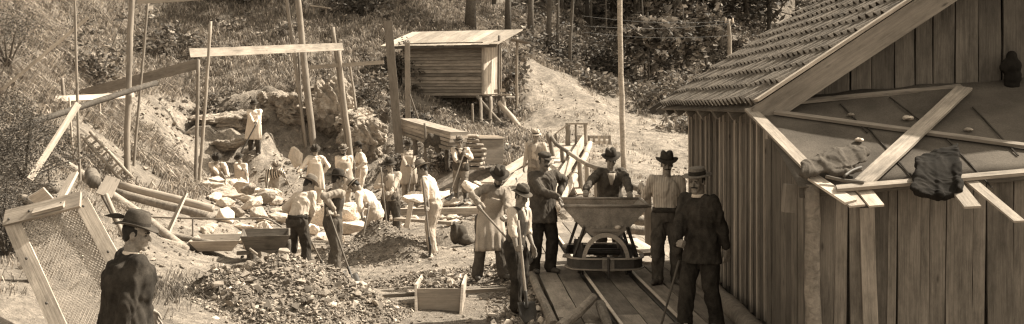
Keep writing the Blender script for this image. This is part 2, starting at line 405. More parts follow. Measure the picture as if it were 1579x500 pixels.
def hit(px, py, y0=11.0, y1=70.0, st=.12):
    ys = np.arange(y0, y1, st); xs = (px-CX)/F*ys; zr = CZ-(py-HY)/F*ys; k = np.nonzero(hgt(xs, ys) > zr)[0]; return float(ys[k[0]]) if len(k) else y1
def front(a, b, Y1, Y2, gap=.12):
    """depths of a straight thing seen from a to b so that the ground does not swallow it"""
    dl = 0
    for i in range(9):
        t = i/8; y = 1/((1-t)/Y1+t/Y2); dl = max(dl, y+gap-hit(a[0]+(b[0]-a[0])*t, a[1]+(b[1]-a[1])*t))
    return Y1-dl, Y2-dl
def spaced(segs):
    o = []
    for a, b, d in segs: o += list(np.arange(a, b, d))
    return np.array(o+[segs[-1][1]])
gx = spaced([(-120, -40, 5), (-40, -16, .8), (-16, -9, .22), (-9, 3.6, .10), (3.6, 14, .35), (14, 40, 1.2), (40, 120, 5)])
gy = spaced([(-40, 4, 4), (4, 9, .5), (9, 24, .1), (24, 40, .14), (40, 50, .3), (50, 80, .8), (80, 220, 4)])
X, Y = np.meshgrid(gx, gy); Z = hgt(X, Y)
on = (np.abs(X-1.3) < 1.75) & (Y < 24); Z = np.where((X > xc(Y)-1.05) & (X < 6) & (Y < 23.5), np.minimum(Z, -.12), Z)
nx = len(gx); I = np.arange(len(gy)*nx).reshape(len(gy), nx)
fa = np.stack([I[:-1, :-1], I[:-1, 1:], I[1:, 1:], I[1:, :-1]], -1).reshape(-1, 4)
gm = npmesh('ground', np.stack([X, Y, Z], -1).reshape(-1, 3), fa, True)
bare = masks(X, Y, Z)
at = gm.attributes.new('bare', 'FLOAT', 'POINT'); at.data.foreach_set('value', bare.astype(np.float32).ravel())
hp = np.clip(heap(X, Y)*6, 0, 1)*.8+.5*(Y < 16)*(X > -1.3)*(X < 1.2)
dark_ground = np.clip(hp, 0, 1)*(.6+.5*fbm(np.stack([X, Y, Z*0], -1).reshape(-1, 3), 1.5, 4, 3).reshape(X.shape))  # ground colour darker under the heaps and across the front yard
at = gm.attributes.new('dark_ground', 'FLOAT', 'POINT'); at.data.foreach_set('value', dark_ground.astype(np.float32).ravel())
m, nt, b = newmat('earth sand and turf')
tc = N(nt, 'ShaderNodeTexCoord'); co = tc.outputs['Object']
def tn(scale, det=6, rg=.65):
    n = N(nt, 'ShaderNodeTexNoise', Scale=scale, Detail=det, Roughness=rg); nt.links.new(co, n.inputs['Vector']); return n.outputs[0]
n1 = tn(.8); n2 = tn(5, 8, .75); n3 = tn(22, 5, .7)
sand = ramp(nt, n2, [(.25, .10), (.5, .24), (.72, .42)])
sand = mul(nt, sand, grey(nt, n1, [(.3, .6), (.6, 1.1)])); sand = mul(nt, sand, grey(nt, n3, [(.3, .7), (.62, 1.15)]))
turf = ramp(nt, n2, [(.3, .10), (.55, .20), (.75, .34)])
aa = N(nt, 'ShaderNodeAttribute', attribute_name='bare'); ab = N(nt, 'ShaderNodeAttribute', attribute_name='dark_ground')
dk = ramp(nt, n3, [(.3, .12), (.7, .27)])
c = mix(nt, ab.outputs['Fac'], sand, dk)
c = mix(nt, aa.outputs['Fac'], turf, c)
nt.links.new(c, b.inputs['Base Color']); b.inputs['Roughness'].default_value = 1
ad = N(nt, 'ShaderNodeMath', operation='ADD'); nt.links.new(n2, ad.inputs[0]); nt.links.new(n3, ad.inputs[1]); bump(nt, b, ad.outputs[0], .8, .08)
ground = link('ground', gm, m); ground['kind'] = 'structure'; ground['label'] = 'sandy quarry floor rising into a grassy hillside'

# ------------------------------------------------------------------ boardwalk and rails
mb = MB(); x0 = -0.78
edges = [(-1.02, -.74), (-.74, -.41), (-.31, -.02), (-.02, .31), (.41, .68), (.68, .97), (.97, 1.26), (1.26, 1.52)]
for ea, eb in edges:
    y = 5.0
    while y < 23.5:
        L = random.uniform(3.2, 5.0); y2 = min(y+L, 23.6); a = ea+.008; e = eb-.008; zj = random.uniform(-.006, .006)
        lim = lambda yy, v: min(xc(yy)+v, 2.78)
        if xc((y+y2)/2)+a < 2.7:
            mb.beam((lim(y+.01, (a+e)/2), y+.01, -.03+zj), (lim(y2, (a+e)/2), y2, -.03+zj), e-a, .055)
        y = y2
o = mb.obj('boardwalk', 'wood_grey'); o['kind'] = 'structure'; o['label'] = 'worn plank boardwalk carrying the narrow track'
for k, sx in enumerate((-.36, .36)):
    p0 = V((xc(5)+sx, 5, .0)); p1 = V((xc(27)+sx, 27, .0)); rt_ = thing('rail')
    for nm, mt, prof in (('rail_web', 'iron_dark', [(-.035, -.02), (.035, -.02), (.035, -.012), (.008, -.006), (.008, .040), (-.008, .040), (-.008, -.006), (-.035, -.012)]), ('rail_head', 'rail', [(-.020, .041), (.020, .041), (.020, .054), (.015, .058), (-.015, .058), (-.020, .054)])):
        part(MB().poly([p0+V((x, 0, z)) for x, z in prof], p1-p0).obj(nm, mt), rt_)
    tag(rt_, ['steel rail of the wagon track on the gravel side', 'steel rail of the wagon track on the shed side'][k], 'rail', 'narrow gauge rails')
# edging timber between boards and gravel, two billets at the bottom
mb = MB().log((xc(16.5)-1.12, 16.9, -.02), (xc(12.4)-1.10, 12.6, -.02), .055, .06, .01); tag(mb.obj('edging_log', 'bark'), 'thin dark log edging the boardwalk against the gravel', 'log')
mb = MB().log(P(915, 462, 13.2)+V((0, 0, .02)), P(862, 506, 11.9), .055, .06, .01); tag(mb.obj('billet', 'bark_pale'), 'short pale round billet lying aslant on gravel by the rails', 'log')
mb = MB().log(P(926, 470, 13.0), P(946, 520, 11.6), .06, .055, .01); tag(mb.obj('billet', 'bark'), 'short round billet lying along the boardwalk edge by the rails', 'log')

# ------------------------------------------------------------------ the big tiled shed on the right
BX, BY0, BY1 = 2.9, 11.1, 17.7; EZ = 2.48; SL = math.tan(R(33.4)); RX = 7.2
barn = thing('shed')
mb = MB(); y = BY0+.06; k = 0
while y < BY1:
    wd = random.uniform(.17, .26); zt = 2.8; z0 = .0
    mb.beam((BX+random.uniform(-.008, .008), y+wd/2, -.1), (BX, y+wd/2, zt), wd-.012, .03, up=V((1, 0, 0)))
    y += wd
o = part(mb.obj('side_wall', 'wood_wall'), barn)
y = BY0+.1
while y < BY1-.1:
    y += random.uniform(.26, .44)
    mb2 = MB(); mb2.beam((BX-.03, y, -.02+random.uniform(0, .15)), (BX-.03+random.uniform(-.01, .01), y+random.uniform(-.02, .02), 2.72), random.uniform(.045, .08), .028, up=V((1, 0, 0)))
    part(mb2.obj('batten', 'wood_mid'), barn)
mb = MB(); x = BX+.05
while x < 2*RX-BX:
    wd = random.uniform(.17, .27); xm = x+wd/2; top = EZ+.25+min(xm-BX, 2*RX-BX-xm)*SL
    mb.beam((xm, BY0+random.uniform(-.012, .012), -.1), (xm+random.uniform(-.01, .01), BY0, top), wd-.014, .03, up=V((0, 1, 0)))
    x += wd
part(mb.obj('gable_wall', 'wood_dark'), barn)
part(MB().beam((BX+.14, BY0+.05, -.1), (BX+.14, BY0+.05, 2.7), .2, .1, up=V((0, 1, 0))).obj('corner_post', 'wood_wall'), barn)
# added black sheets stand in for the dark inside and block daylight in gaps
part(MB().beam((BX+.1, (BY0+BY1)/2, 1.2), (BX+.12, (BY0+BY1)/2, 1.2), BY1-BY0-.2, 2.9).obj('dark_backing', 'black cloth'), barn)
part(MB().poly([(BX+.2, BY0+.12, -.1), (2*RX-BX, BY0+.12, -.1), (2*RX-BX, BY0+.12, EZ+.3), (RX, BY0+.12, EZ+.3+(RX-BX)*SL), (BX+.2, BY0+.12, EZ+.3)], (0, .02, 0)).obj('dark_backing', 'black cloth'), barn)
# roof: overlapping courses of ribbed tiles
ex = BX-.47; u = V((math.cos(R(33.4)), 0, math.sin(R(33.4)))); nrm = V((-u.z, 0, u.x)); yA, yB = BY0-.28, BY1+.12
E0 = V((ex, 0, 2.47)); SLen = (RX-ex)/u.x; course = .315; rib = .235
nc = int(SLen/course)+1; nr = int((yB-yA)/rib); mb = MB()
for j in range(nc):
    s0 = j*course; s1 = min(s0+course+.07, SLen)
    rows = []
    for s, lift in ((s0, .042), (s0+.001, .05), ((s0+s1)/2, .028), (s1, .004)):
        row = []
        for q in range(nr*8+1):
            ph = q % 8; t = q//8; jit = noise.noise(V((t*1.7, j*2.3, 0)))*.02; jl = noise.noise(V((t*2.1, j*1.9, 9)))*.035
            hh = (0, .004, .046, .078, .086, .078, .046, .004)[ph]
            row.append(E0+u*(s+(jl if lift > .05 else 0))+nrm*(lift+hh*.95+jit)+V((0, yA+q*rib/8, noise.noise(V((q*.02, j*.3, 3)))*.03)))
        rows.append(row)
    mb.grid(rows, -.014)
rf = part(mb.obj('tile_roof', 'tile', False), barn)
mb = MB().poly([E0+V((0, yA+.05, -.04)), E0+V((0, yB-.05, -.04)), E0+u*SLen+V((0, yB-.05, -.04)), E0+u*SLen+V((0, yA+.05, -.04))], nrm*.03); part(mb.obj('roof_boarding', 'wood_dark'), barn)
# far slope of the roof
u2 = V((-u.x, 0, u.z)); E2 = V((2*RX-ex, 0, 2.47)); mb = MB().poly([E2+V((0, yA, 0)), E2+u2*SLen+V((0, yA, 0)), E2+u2*SLen+V((0, yB, 0)), E2+V((0, yB, 0))], (0, 0, .05)); part(mb.obj('far_roof', 'tile'), barn)
for sgn in (1, -1):
    a = E0+V((0, yA-.03, .02)) if sgn > 0 else E2+V((0, yA-.03, .02)); b = E0+u*SLen+V((0, yA-.03, .02))
    uu = u if sgn > 0 else u2
    mb = MB().beam(a-uu*.02+V((0, 0, -.10)), b+V((0, 0, -.10)), .04, .235, up=V((-u.z*sgn, 0, u.x))); part(mb.obj('barge_board', 'wood_mid'), barn)
    mb = MB().beam(a-uu*.03+V((0, .03, .075)), b+V((0, .03, .075)), .13, .03, up=V((-u.z*sgn, 0, u.x))); part(mb.obj('verge_strip', 'wood_pale'), barn)
mb = MB().beam((ex+.1, yA+.1, 2.30), (BX+.1, yA+.1, 2.30), .10, .27, up=V((0, 0, 1))); part(mb.obj('plate_end', 'wood_mid'), barn)
mb = MB().beam((ex+.5, yA+.15, 2.36), (ex+.5, yB-.1, 2.36), .12, .16); part(mb.obj('wall_plate', 'wood_dark'), barn)
for k in range(9):
    y = yA+.5+k*1.02; mb = MB().beam(E0+u*.03+V((0, y, -.10)), E0+u*1.2+V((0, y, -.10)), .09, .12, up=nrm); part(mb.obj('rafter', 'wood_dark'), barn)
tag(barn, 'large dark plank shed with a ribbed tile roof and a wide barge board', 'shed')
mb = MB().log((BX-.20, 17.6, .06), (BX-.28, 10.2, .05), .11, .12, .004, 14, 12, .10); o = mb.obj('base_log', 'bark_pale', True); tag(o, 'long knotty log lying along the foot of the shed wall', 'log')

# ------------------------------------------------------------------ lean-to in front of it
A = P(1240, 276, 9.4); B = P(1150, 166, 11.0); C3 = P(1579, 132, 11.0)
pn = (B-A).cross(C3-A).normalized(); pn = pn if pn.z > 0 else -pn
def onroof(px, py, up=0.0):
    d = P(px, py, 1)-V((0, 0, CZ)); o0 = V((0, 0, CZ)); t = (A+pn*up-o0).dot(pn)/d.dot(pn); return o0+d*t
def roofz(x, y): return A.z-(pn.x*(x-A.x)+pn.y*(y-A.y))/pn.z
lean = thing('lean_to')
LY = 9.38; mb = MB(); x = 2.62
pale_at = 2.93
while x < 8:
    wd = random.choice((.08, .11, .14, .17, .2, .23)); xm = x+wd/2
    mb.beam((xm+random.uniform(-.03, .03), LY+random.uniform(-.012, .012), -.25), (xm, LY, roofz(xm, LY)-.1), wd-.008, .028, up=V((0, 1, 0))); x += wd
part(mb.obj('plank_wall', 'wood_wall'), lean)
part(MB().beam((3.085, LY-.026, -.25), (3.02, LY-.026, 1.63), .125, .02, up=V((0, 1, 0))).obj('pale_board', 'wood_pale'), lean)['label'] = 'one pale new board nailed on the dark wall'
part(MB().beam((2.75, LY+.06, .7), (8, LY+.06, .7), .03, 2.2).obj('dark_backing', 'black cloth'), lean)  # added black sheet, stands in for the shade behind the board gaps
mb = MB(); y = LY+.05
while y < BY0-.05:
    mb.beam((2.62, y+.1, -.2), (2.62, y+.1, roofz(2.62, y)-.06), .19, .03, up=V((1, 0, 0))); y += .2
part(mb.obj('end_wall', 'wood_dark'), lean)
part(MB().log((2.575, LY-.06, -.3), (2.545, LY-.06, roofz(2.5, LY)-.03), .068, .062, .004, 14, 14, .10).obj('corner_post', 'bark', True), lean)
part(MB().beam((2.38, LY+.1, 1.58), (2.40, LY+.1, 1.82), .09, .1, up=V((0, 1, 0))).obj('bracket', 'wood_mid'), lean)
part(MB().beam((2.45, LY-.02, roofz(2.5, LY)-.09), (8, LY-.02, roofz(8, LY)-.09), .06, .12).obj('fascia', 'wood_dark'), lean)
rows = []
for i in range(15):
    row = []
    for k in range(41):
        x = 2.42+k*.14; y = 9.26+(BY0-.03-9.26)*i/14
        z = roofz(x, y)+.012*noise.noise(V((x*2.2, y*2.2, 0)))+.006*noise.noise(V((x*7, y*7, 4)))
        if i == 14: z += .05+.03*noise.noise(V((x*3, 1, 1)))
        row.append(V((x, y, z)))
    rows.append(row)
part(MB().grid(rows, .012).obj('tar_paper_roof', 'tar', True), lean)
mb = MB()
for (a, b) in (((1296, 160), (1338, 205)), ((1330, 188), (1412, 278)), ((1372, 150), (1422, 188)), ((1452, 205), (1530, 290)), ((1500, 165), (1570, 240))):
    mb.beam(onroof(*a, .012), onroof(*b, .012), .012, .01, up=pn)
part(mb.obj('felt_seam', 'black cloth'), lean)
tag(lean, 'low lean-to shed with a tar paper roof against the big shed', 'lean-to')
def rplank(a, b, w, h, up, label, mat='wood_pale', **k):
    n_ = pn; mb = MB().beam(onroof(*a, up), onroof(*b, up), w, h, up=n_, **k); return tag(mb.obj('loose_plank', mat), label, 'plank', 'planks weighing down the tar paper roof')
rplank((1172, 163), (1482, 133), .062, .03, .028, 'narrow plank along the top edge of the tar paper roof')
rplank((1194, 173), (1620, 230), .066, .028, .028, 'long weathered plank running across the middle of the tar paper roof', 'wood_mid')
rplank((1487, 136), (1330, 282), .15, .026, .062, 'widest plank, lying diagonally across the tar paper roof over others')
rplank((1156, 168), (1250, 262), .11, .026, .03, 'plank down the outer left edge of the tar paper roof')
rplank((1290, 291), (1620, 262), .075, .03, .075, 'narrow plank along the front edge under the black coat')
rplank((1254, 274), (1312, 312), .11, .022, .045, 'broken board end poking past the front edge by the jacket')
rplank((1300, 292), (1322, 318), .13, .018, .03, 'short split board stub, the smaller of two beside the post')
rplank((1328, 288), (1352, 318), .12, .018, .03, 'square notched board stub under the front plank')
rplank((1462, 272), (1500, 320), .13, .02, .04, 'rough slab of board hanging over the front edge by the black coat')
rplank((1488, 272), (1572, 342), .10, .02, .04, 'long pointed board hanging over the front edge at far right', taper=.8)
def rstone(px, py, r, label, mat='stone'):
    mb = MB().ball(onroof(px, py, r*.25+.012), (r, r*1.2, r*.45), n=9)
    me = remesh(mb, r*.18, 1, r*.2, 12/r*.1, int(px)); tag(link('roof_stone', me, mat), label, 'stone', 'small stones on the tar paper roof')
rstone(1325, 216, .042, 'round white pebble in the middle of the tar paper roof'); rstone(1312, 177, .035, 'flat pebble near the top plank of the tar paper roof', 'stone_mid')
rstone(1400, 182, .05, 'pale chip of stone above the long weathered plank'); rstone(1494, 200, .04, 'small grey stone touching the long weathered plank', 'stone_mid')
# cloth things left on it
def bundle(name, pts, label, cat, mat, vox=.012, fold=.022, fs=14, seed=1):
    mb = MB()
    for p, r in pts: mb.ball(p, r, n=12)
    return tag(link(name, remesh(mb, vox, 2, fold, fs, seed), mat), label, cat)
def drape(name, top, bot, thick, caps, label, cat, mat, fold, fs, seed, n=7):
    rows = []
    for i in range(n):
        t = i/(n-1); rows.append([a.lerp(b_, t)+pn*(.03*math.sin(math.pi*t)) for a, b_ in zip(top, bot)])
    mb = MB().grid(rows, thick)
    for p, q_, r in caps: mb.cap(p, q_, r, r*.8)
    return tag(link(name, remesh(mb, .010, 3, fold, fs, seed), mat), label, cat)
drape('jacket', [onroof(x, y, .10) for x, y in ((1243, 258), (1262, 246), (1288, 236), (1312, 231), (1336, 236))], [onroof(x, y, .09) for x, y in ((1230, 272), (1256, 268), (1284, 266), (1312, 262), (1332, 250))], .05,
      [(onroof(1262, 258, .12), onroof(1310, 240, .13), .035), (onroof(1240, 270, .10), onroof(1280, 262, .12), .03), (onroof(1285, 268, .10), onroof(1328, 262, .10), .028), (onroof(1300, 250, .12), onroof(1338, 236, .10), .035)],
      'crumpled brown jacket thrown over the front corner of the tar paper roof', 'jacket', 'brown cloth', .014, 15, 3)
tag(MB().log(onroof(1272, 272, .10)+V((0, -.02, 0)), onroof(1330, 281, .09)+V((0, -.03, 0)), .014, .016, .03).obj('tool_handle', 'wood_dark', True), 'dark wooden handle sticking out of the crumpled brown jacket', 'tool')
tag(MB().log(onroof(1300, 272, .12)+V((0, -.03, 0)), onroof(1328, 258, .12), .012, .012, .06).obj('leather_strap', 'leather', True), 'pale leather strap on the crumpled brown jacket', 'strap')
qy = onroof(1440, 284, .1).y
drape('coat', [onroof(x, y, .10) for x, y in ((1412, 250), (1428, 243), (1445, 238), (1462, 232), (1476, 228))], [P(x, y, qy-.06) for x, y in ((1408, 300), (1424, 306), (1443, 310), (1462, 308), (1486, 300))], .05,
      [(onroof(1415, 262, .12), P(1408, 292, qy-.08), .03), (onroof(1440, 250, .12), P(1450, 300, qy-.09), .035), (onroof(1470, 240, .11), P(1478, 290, qy-.08), .03)],
      'black coat hung in a heap over the front edge of the tar paper roof', 'coat', 'coal cloth', .015, 12, 5, 12)
q = BY0-.10; pts = [(P(1560, 88, q), (.05, .06, .06)), (P(1560, 102, q), (.10, .07, .09)), (P(1562, 120, q), (.09, .07, .10)), (P(1560, 132, q), (.08, .06, .05)), (P(1552, 105, q), (.06, .05, .06))]
bundle('hanging_jacket', pts, 'black jacket hung on the shed gable at the edge of the picture', 'jacket', 'coal cloth', .012, .012, 13, 6)
# ------------------------------------------------------------------ people
UP = V((0, 0, 1))
def ik(a, c, l1, l2, hint):
    d = c-a; L = d.length; mx = (l1+l2)*.998
    if L > mx: c = a+d*(mx/L); d = c-a; L = mx
    d = d/L; x = (l1*l1-l2*l2+L*L)/(2*L); hgt_ = math.sqrt(max(0, l1*l1-x*x))
    hh = hint-d*hint.dot(d)
    hh = hh.normalized() if hh.length > 1e-4 else d.orthogonal().normalized()
    return a+d*x+hh*hgt_, c
def hand_parts(mb, o, X, Y, Z, thumb, k, grip):
    def q(x, y, z): return o+(X*x+Y*y+Z*z)*k
    for i, x in enumerate((-.031, -.0105, .0105, .031)):
        xs = x if thumb < 0 else -x; idx = i                      # finger 0 is the index, on the thumb side
        ln = (.95, 1.05, .97, .78)[idx]; mb.cap(q(xs*.55, -.012, 0), q(xs, .078, 0), .015*k, .0125*k, 8)
        xf = xs*(1.06 if grip else 1.3)
        ch = [(.078, 0), (.078+.030*ln, -.017), (.078+.022*ln, -.017-.033*ln), (.078-.004*ln, -.020-.036*ln)] if grip else [(.078, 0), (.078+.040*ln, -.008), (.078+.068*ln, -.022), (.078+.088*ln, -.038)]
        for (y0, z0), (y1, z1), r0, r1 in zip(ch[:-1], ch[1:], (.0105, .0098, .0092), (.0098, .0092, .008)): mb.cap(q(xf if y0 > .078 else xs, y0, z0), q(xf, y1, z1), r0*k, r1*k, 8)
    t = thumb
    ch = [(t*.024, .012, -.006), (t*.043, .042, -.022), (t*.037, .070, -.040), (t*.022, .086, -.056)] if grip else [(t*.024, .012, -.006), (t*.046, .042, -.014), (t*.052, .070, -.022), (t*.048, .092, -.032)]
    for a, b, r0, r1 in zip(ch[:-1], ch[1:], (.016, .0125, .0108), (.0125, .0108, .009)): mb.cap(q(*a), q(*b), r0*k, r1*k, 8)
def hat_mesh(kind, o, X, Y, Z, k):
    """closed lathe, bent brim and dented crown"""
    if kind == 'boater': prof = [(.01, 0), (.09, -.002), (.168, -.002), (.170, .002), (.168, .006), (.094, .008), (.093, .03), (.092, .080), (.087, .086), (.01, .086)]
    elif kind == 'bowler': prof = [(.01, 0), (.09, -.004), (.128, .0), (.132, .004), (.128, .008), (.094, .012), (.095, .045), (.088, .085), (.066, .115), (.035, .130), (.01, .134)]
    elif kind == 'slouch': prof = [(.01, 0), (.09, -.006), (.15, -.016), (.154, -.011), (.15, -.006), (.097, .010), (.097, .04), (.093, .085), (.075, .112), (.04, .12), (.01, .112)]
    else: prof = [(.01, 0), (.09, -.004), (.160, -.004), (.164, .001), (.160, .006), (.096, .010), (.096, .04), (.090, .090), (.078, .118), (.045, .124), (.01, .110)]
    n = 28; vs = []; bc = {'boater': 0, 'bowler': -.018, 'slouch': -.014}.get(kind, -.020)
    for r, z in prof:
        for i in range(n):
            t = 2*math.pi*i/n; x, y = r*math.cos(t)*.94, r*math.sin(t)*1.08
            if r > .1: z2 = z+bc*math.cos(2*t)*-1*((r-.09)/.07)**2+(.008*math.sin(3*t+ord(kind[0])) if kind == 'slouch' else 0)
            elif z > .06 and kind in ('felt', 'slouch'):
                z2 = z-.030*math.exp(-(x/.022)**2)*min(1, (z-.06)/.04); x *= 1-.22*max(0, y/.1)*min(1, (z-.05)/.05)
            else: z2 = z
            vs.append(o+(X*x+Y*y+Z*z2)*k)
    m = len(prof); fs = [(i*n+j, i*n+(j+1) % n, (i+1)*n+(j+1) % n, (i+1)*n+j) for i in range(m-1) for j in range(n)]
    fs += [tuple(reversed(range(n))), tuple(range((m-1)*n, m*n))]
    return MB().add(vs, fs)
PSEED = [0]
def person(label, px, Yd, yaw, h=1.70, z=None, bend=5, side=0, twist=0, hip=0.0, hipf=0.0, feet=None, L=('hang',), Rr=('hang',), head=(0, 5), wear=None, fine=True, build=1.12):
    PSEED[0] += 1; sd = PSEED[0]; wear = dict(wear or {})
    x = (px-CX)/F*Yd; z = H(x, Yd) if z is None else z
    k = h/1.70; base = V((x, Yd, z)); ya = R(yaw)
    fw = V((-math.sin(ya), math.cos(ya), 0)); rt = V((math.cos(ya), math.sin(ya), 0))
    def loc(f, r, u): return base+fw*(f*k)+rt*(r*k)+UP*(u*k)
    pc = loc(hipf, 0, .93-hip)
    def tdir(f): 
        b = R(bend*f); s_ = R(side*f); return (UP*math.cos(b)+fw*math.sin(b)+rt*math.sin(s_)).normalized()
    ws = pc+tdir(.55)*.15*k; ch = ws+tdir(.9)*.20*k; sc = ch+tdir(1.05)*.16*k
    td = tdir(1.0); sr = Matrix.Rotation(R(twist), 3, td)@(rt-td*rt.dot(td)).normalized(); cf = td.cross(sr).normalized()
    sj = {1: sc-td*.035*k+sr*.168*k*build**.5, -1: sc-td*.035*k-sr*.168*k*build**.5}
    hd = (td*.6+UP*.6).normalized(); nb = sc+td*.01*k
    fy = Matrix.Rotation(R(head[0]), 3, hd)@(cf-hd*cf.dot(hd)).normalized()
    hx = fy.cross(hd).normalized(); Rp = Matrix.Rotation(-R(head[1]), 3, hx); hf = (Rp@fy).normalized(); hu = hx.cross(hf).normalized()
    hc = nb+hd*.10*k+hu*.062*k+hf*.018*k
    # legs
    feet = feet or [(0.02, -.12, 12), (-.02, .12, -12)]
    legs = []
    for s_, ft in ((-1, feet[0]), (1, feet[1])):
        fx, fr, ty = ft[:3]; hj = pc+rt*(s_*.092*k)-UP*.03*k; fp = loc(fx, fr, ft[3] if len(ft) > 3 else 0)
        gz = fp.z; td_ = Matrix.Rotation(R(ty), 3, UP)@fw
        kn, an = ik(hj, fp+UP*.085*k, .425*k, .405*k, fw+rt*(.25*s_))
        legs.append((hj, kn, an, td_, gz))
    # arms
    arms = []
    for s_, hs in ((-1, L), (1, Rr)):
        sj_ = sj[s_]; thumb = -s_
        if hs[0] == 'pt':
            g = V(hs[1]); a = V(hs[2]).normalized() if len(hs) > 2 and hs[2] is not None else sr; hint = V(hs[3]) if len(hs) > 3 and hs[3] is not None else -UP*.8+sr*(s_*.6)-fw*.2
            wv = (g-sj_); Yh = wv-a*wv.dot(a)
            if Yh.length < .1*wv.length: Yh = fw-a*fw.dot(a)
            Yh.normalize(); Xh = a if (abs(a.z) > .35 and (a.z*thumb) > 0) or (abs(a.z) <= .35 and a.cross(Yh).z > 0) else -a
            Zh = Xh.cross(Yh); o = g-Yh*.085*k+Zh*.028*k; grip = True
        else:
            grip = False
            if hs[0] == 'hang': tgt = sj_+sr*(s_*.10*k)-UP*.53*k+fw*((hs[1] if len(hs) > 1 else .06)*k)
            elif hs[0] == 'hip': tgt = pc+rt*(s_*.20*k)+UP*.04*k+fw*.02*k
            elif hs[0] == 'loc': tgt = loc(*hs[1])
            o = tgt; Yh = ((o-sj_).normalized()+V((0, 0, -.4))+fw*.2).normalized()
            if hs[0] == 'hip': Yh = (fw*.8-rt*(s_*.4)-UP*.3).normalized()
            Zh = (sr*s_-Yh*(sr*s_).dot(Yh)).normalized(); Xh = Yh.cross(Zh); hint = -fw*.8+sr*(s_*.5)-UP*.2
            if hs[0] == 'hip': hint = sr*(s_*1.0)-fw*.4
        wr = o-Yh*.012*k
        el, wr2 = ik(sj_, wr, .285*k, .255*k, hint); o = o+(wr2-wr)
        arms.append((s_, sj_, el, wr2, o, Xh, Yh, Zh, thumb, grip))
    vb = (.0095 if fine else .015)*k; hv = (.0048 if fine else .008)*k
    # body --------------------------------------------------------------
    b = MB()
    def torso(mb, g, lo=-.10, tuck=False, flare=0.0):
        gx_, gy_ = g*k, g*k; bw = build; rg = []
        if lo < -.1: rg.append((pc+UP*lo*k+fw*.005, rt*(.168*k*bw+gx_+flare), fw*(.125*k*bw+gy_+flare)))
        rg += [(pc-UP*.09*k, rt*(.160*k*bw+gx_+flare*.6), fw*(.115*k*bw+gy_+flare*.6)), (pc, rt*(.162*k*bw+gx_), fw*(.115*k*bw+gy_)), (ws, (rt+sr).normalized()*(.146*k*bw+gx_), (fw+cf).normalized()*(.105*k*bw+gy_)),
               (ws.lerp(ch, .55), sr*(.158*k*bw+gx_), cf*(.112*k*bw+gy_)), (ch, sr*(.168*k*bw+gx_), cf*(.115*k*bw+gy_)), (ch.lerp(sc, .6), sr*(.162*k*bw+gx_), cf*(.098*k*bw+gy_)), (sc-td*.015*k, sr*(.115*k+gx_), cf*(.075*k+gy_)), (sc+td*.015*k, sr*(.065*k+gx_*.7), cf*(.062*k+gy_*.7))]
        if tuck: rg = [(pc.lerp(ws, .35), rt*(.140*k*bw), fw*(.100*k*bw)), (pc.lerp(ws, .7), rt*(.156*k*bw+gx_), fw*(.116*k*bw+gy_))]+rg[-6:]
        return mb.loft(rg, 20)
    torso(b, -.014)
    for s_, sj_, el, wr, o, Xh, Yh, Zh, th, gr in arms:
        b.cap(sc-td*.045*k, sj_, .055*k, .050*k); b.cap(sj_, el, .047*k, .038*k); b.cap(el, el.lerp(wr, .35), .038*k, .040*k); b.cap(el.lerp(wr, .35), wr, .040*k, .026*k); b.cap(wr, o+Yh*.03*k, .025*k, .024*k)
    for hj, kn, an, t_, gz in legs:
        b.cap(hj, kn, .078*k, .050*k); b.cap(kn, kn.lerp(an, .35), .050*k, .054*k); b.cap(kn.lerp(an, .35), an, .054*k, .036*k); b.cap(an-UP*.03*k, an+t_*.10*k-UP*.045*k, .034*k, .028*k)
    b.cap(nb-td*.05*k, hc-hu*.055*k-hf*.025*k, .060*k, .056*k)
    e = lambda a, c, d: hc+(hx*a+hf*c+hu*d)*k
    ax = (hx, hf, hu)
    b.ball(e(0, -.012, .03), (.074*k, .094*k, .088*k), ax); b.ball(e(0, .022, -.042), (.059*k, .068*k, .074*k), ax); b.cap(e(-.012, .070, -.098), e(.012, .070, -.098), .022*k, .022*k)
    b.cap(e(0, .090, .006), e(0, .110, -.030), .009*k, .0145*k, 10); b.cap(e(-.040, .074, .026), e(.040, .074, .026), .013*k, .013*k); b.cap(e(-.016, .084, -.062), e(.016, .084, -.062), .010*k, .010*k)
    for s_ in (-1, 1): b.ball(e(s_*.036, .060, -.030), .028*k, ax); b.ball(e(s_*.076, -.012, -.012), (.010*k, .021*k, .032*k), ax)
    bm_ = remesh(b, vb if fine else vb*.8, 1)
    hb = MB()
    for s_, sj_, el, wr, o, Xh, Yh, Zh, th, gr in arms:
        hb.cap(el.lerp(wr, .8), wr, .028*k, .0235*k, 10); hb.cap(wr, o+Yh*.02*k, .0235*k, .021*k, 10); hand_parts(hb, o, Xh, Yh, Zh, th, k, gr)
    body = link('person', joinmesh(bm_, remesh(hb, hv, 1)), M['skin'])
    def add(name, me, mat, par=None): return part(link(name, me, M[mat] if isinstance(mat, str) else mat), par or body)
    # face and hair -------------------------------------------------------
    for s_ in (-1, 1):
        add('eye', MB().ball(e(s_*.031, .080, .002), (.010*k, .007*k, .005*k), ax, 10).mesh('eye', True), 'eye')
        add('eyebrow', MB().cap(e(s_*.016, .090, .022), e(s_*.048, .076, .023), .006*k, .004*k, 8).mesh('brow', True), 'hair')
    hb = MB().ball(e(0, -.030, .034), (.080*k, .086*k, .086*k), ax).ball(e(0, -.062, -.015), (.066*k, .042*k, .055*k), ax)
    for s_ in (-1, 1): hb.cap(e(s_*.072, .012, .03), e(s_*.073, .010, -.012), .010*k, .007*k, 8)
    if not wear.get('bald'): add('hair', remesh(hb, .011*k, 1, .004, 60, sd), 'hair')
    if wear.get('moustache'):
        mb = MB()
        for s_ in (-1, 1): mb.cap(e(0, .104, -.044), e(s_*.022, .096, -.049), .0085*k, .007*k, 8).cap(e(s_*.022, .096, -.049), e(s_*.041, .078, -.054), .007*k, .003*k, 8)
        add('moustache', mb.mesh('moustache', True), 'hair')
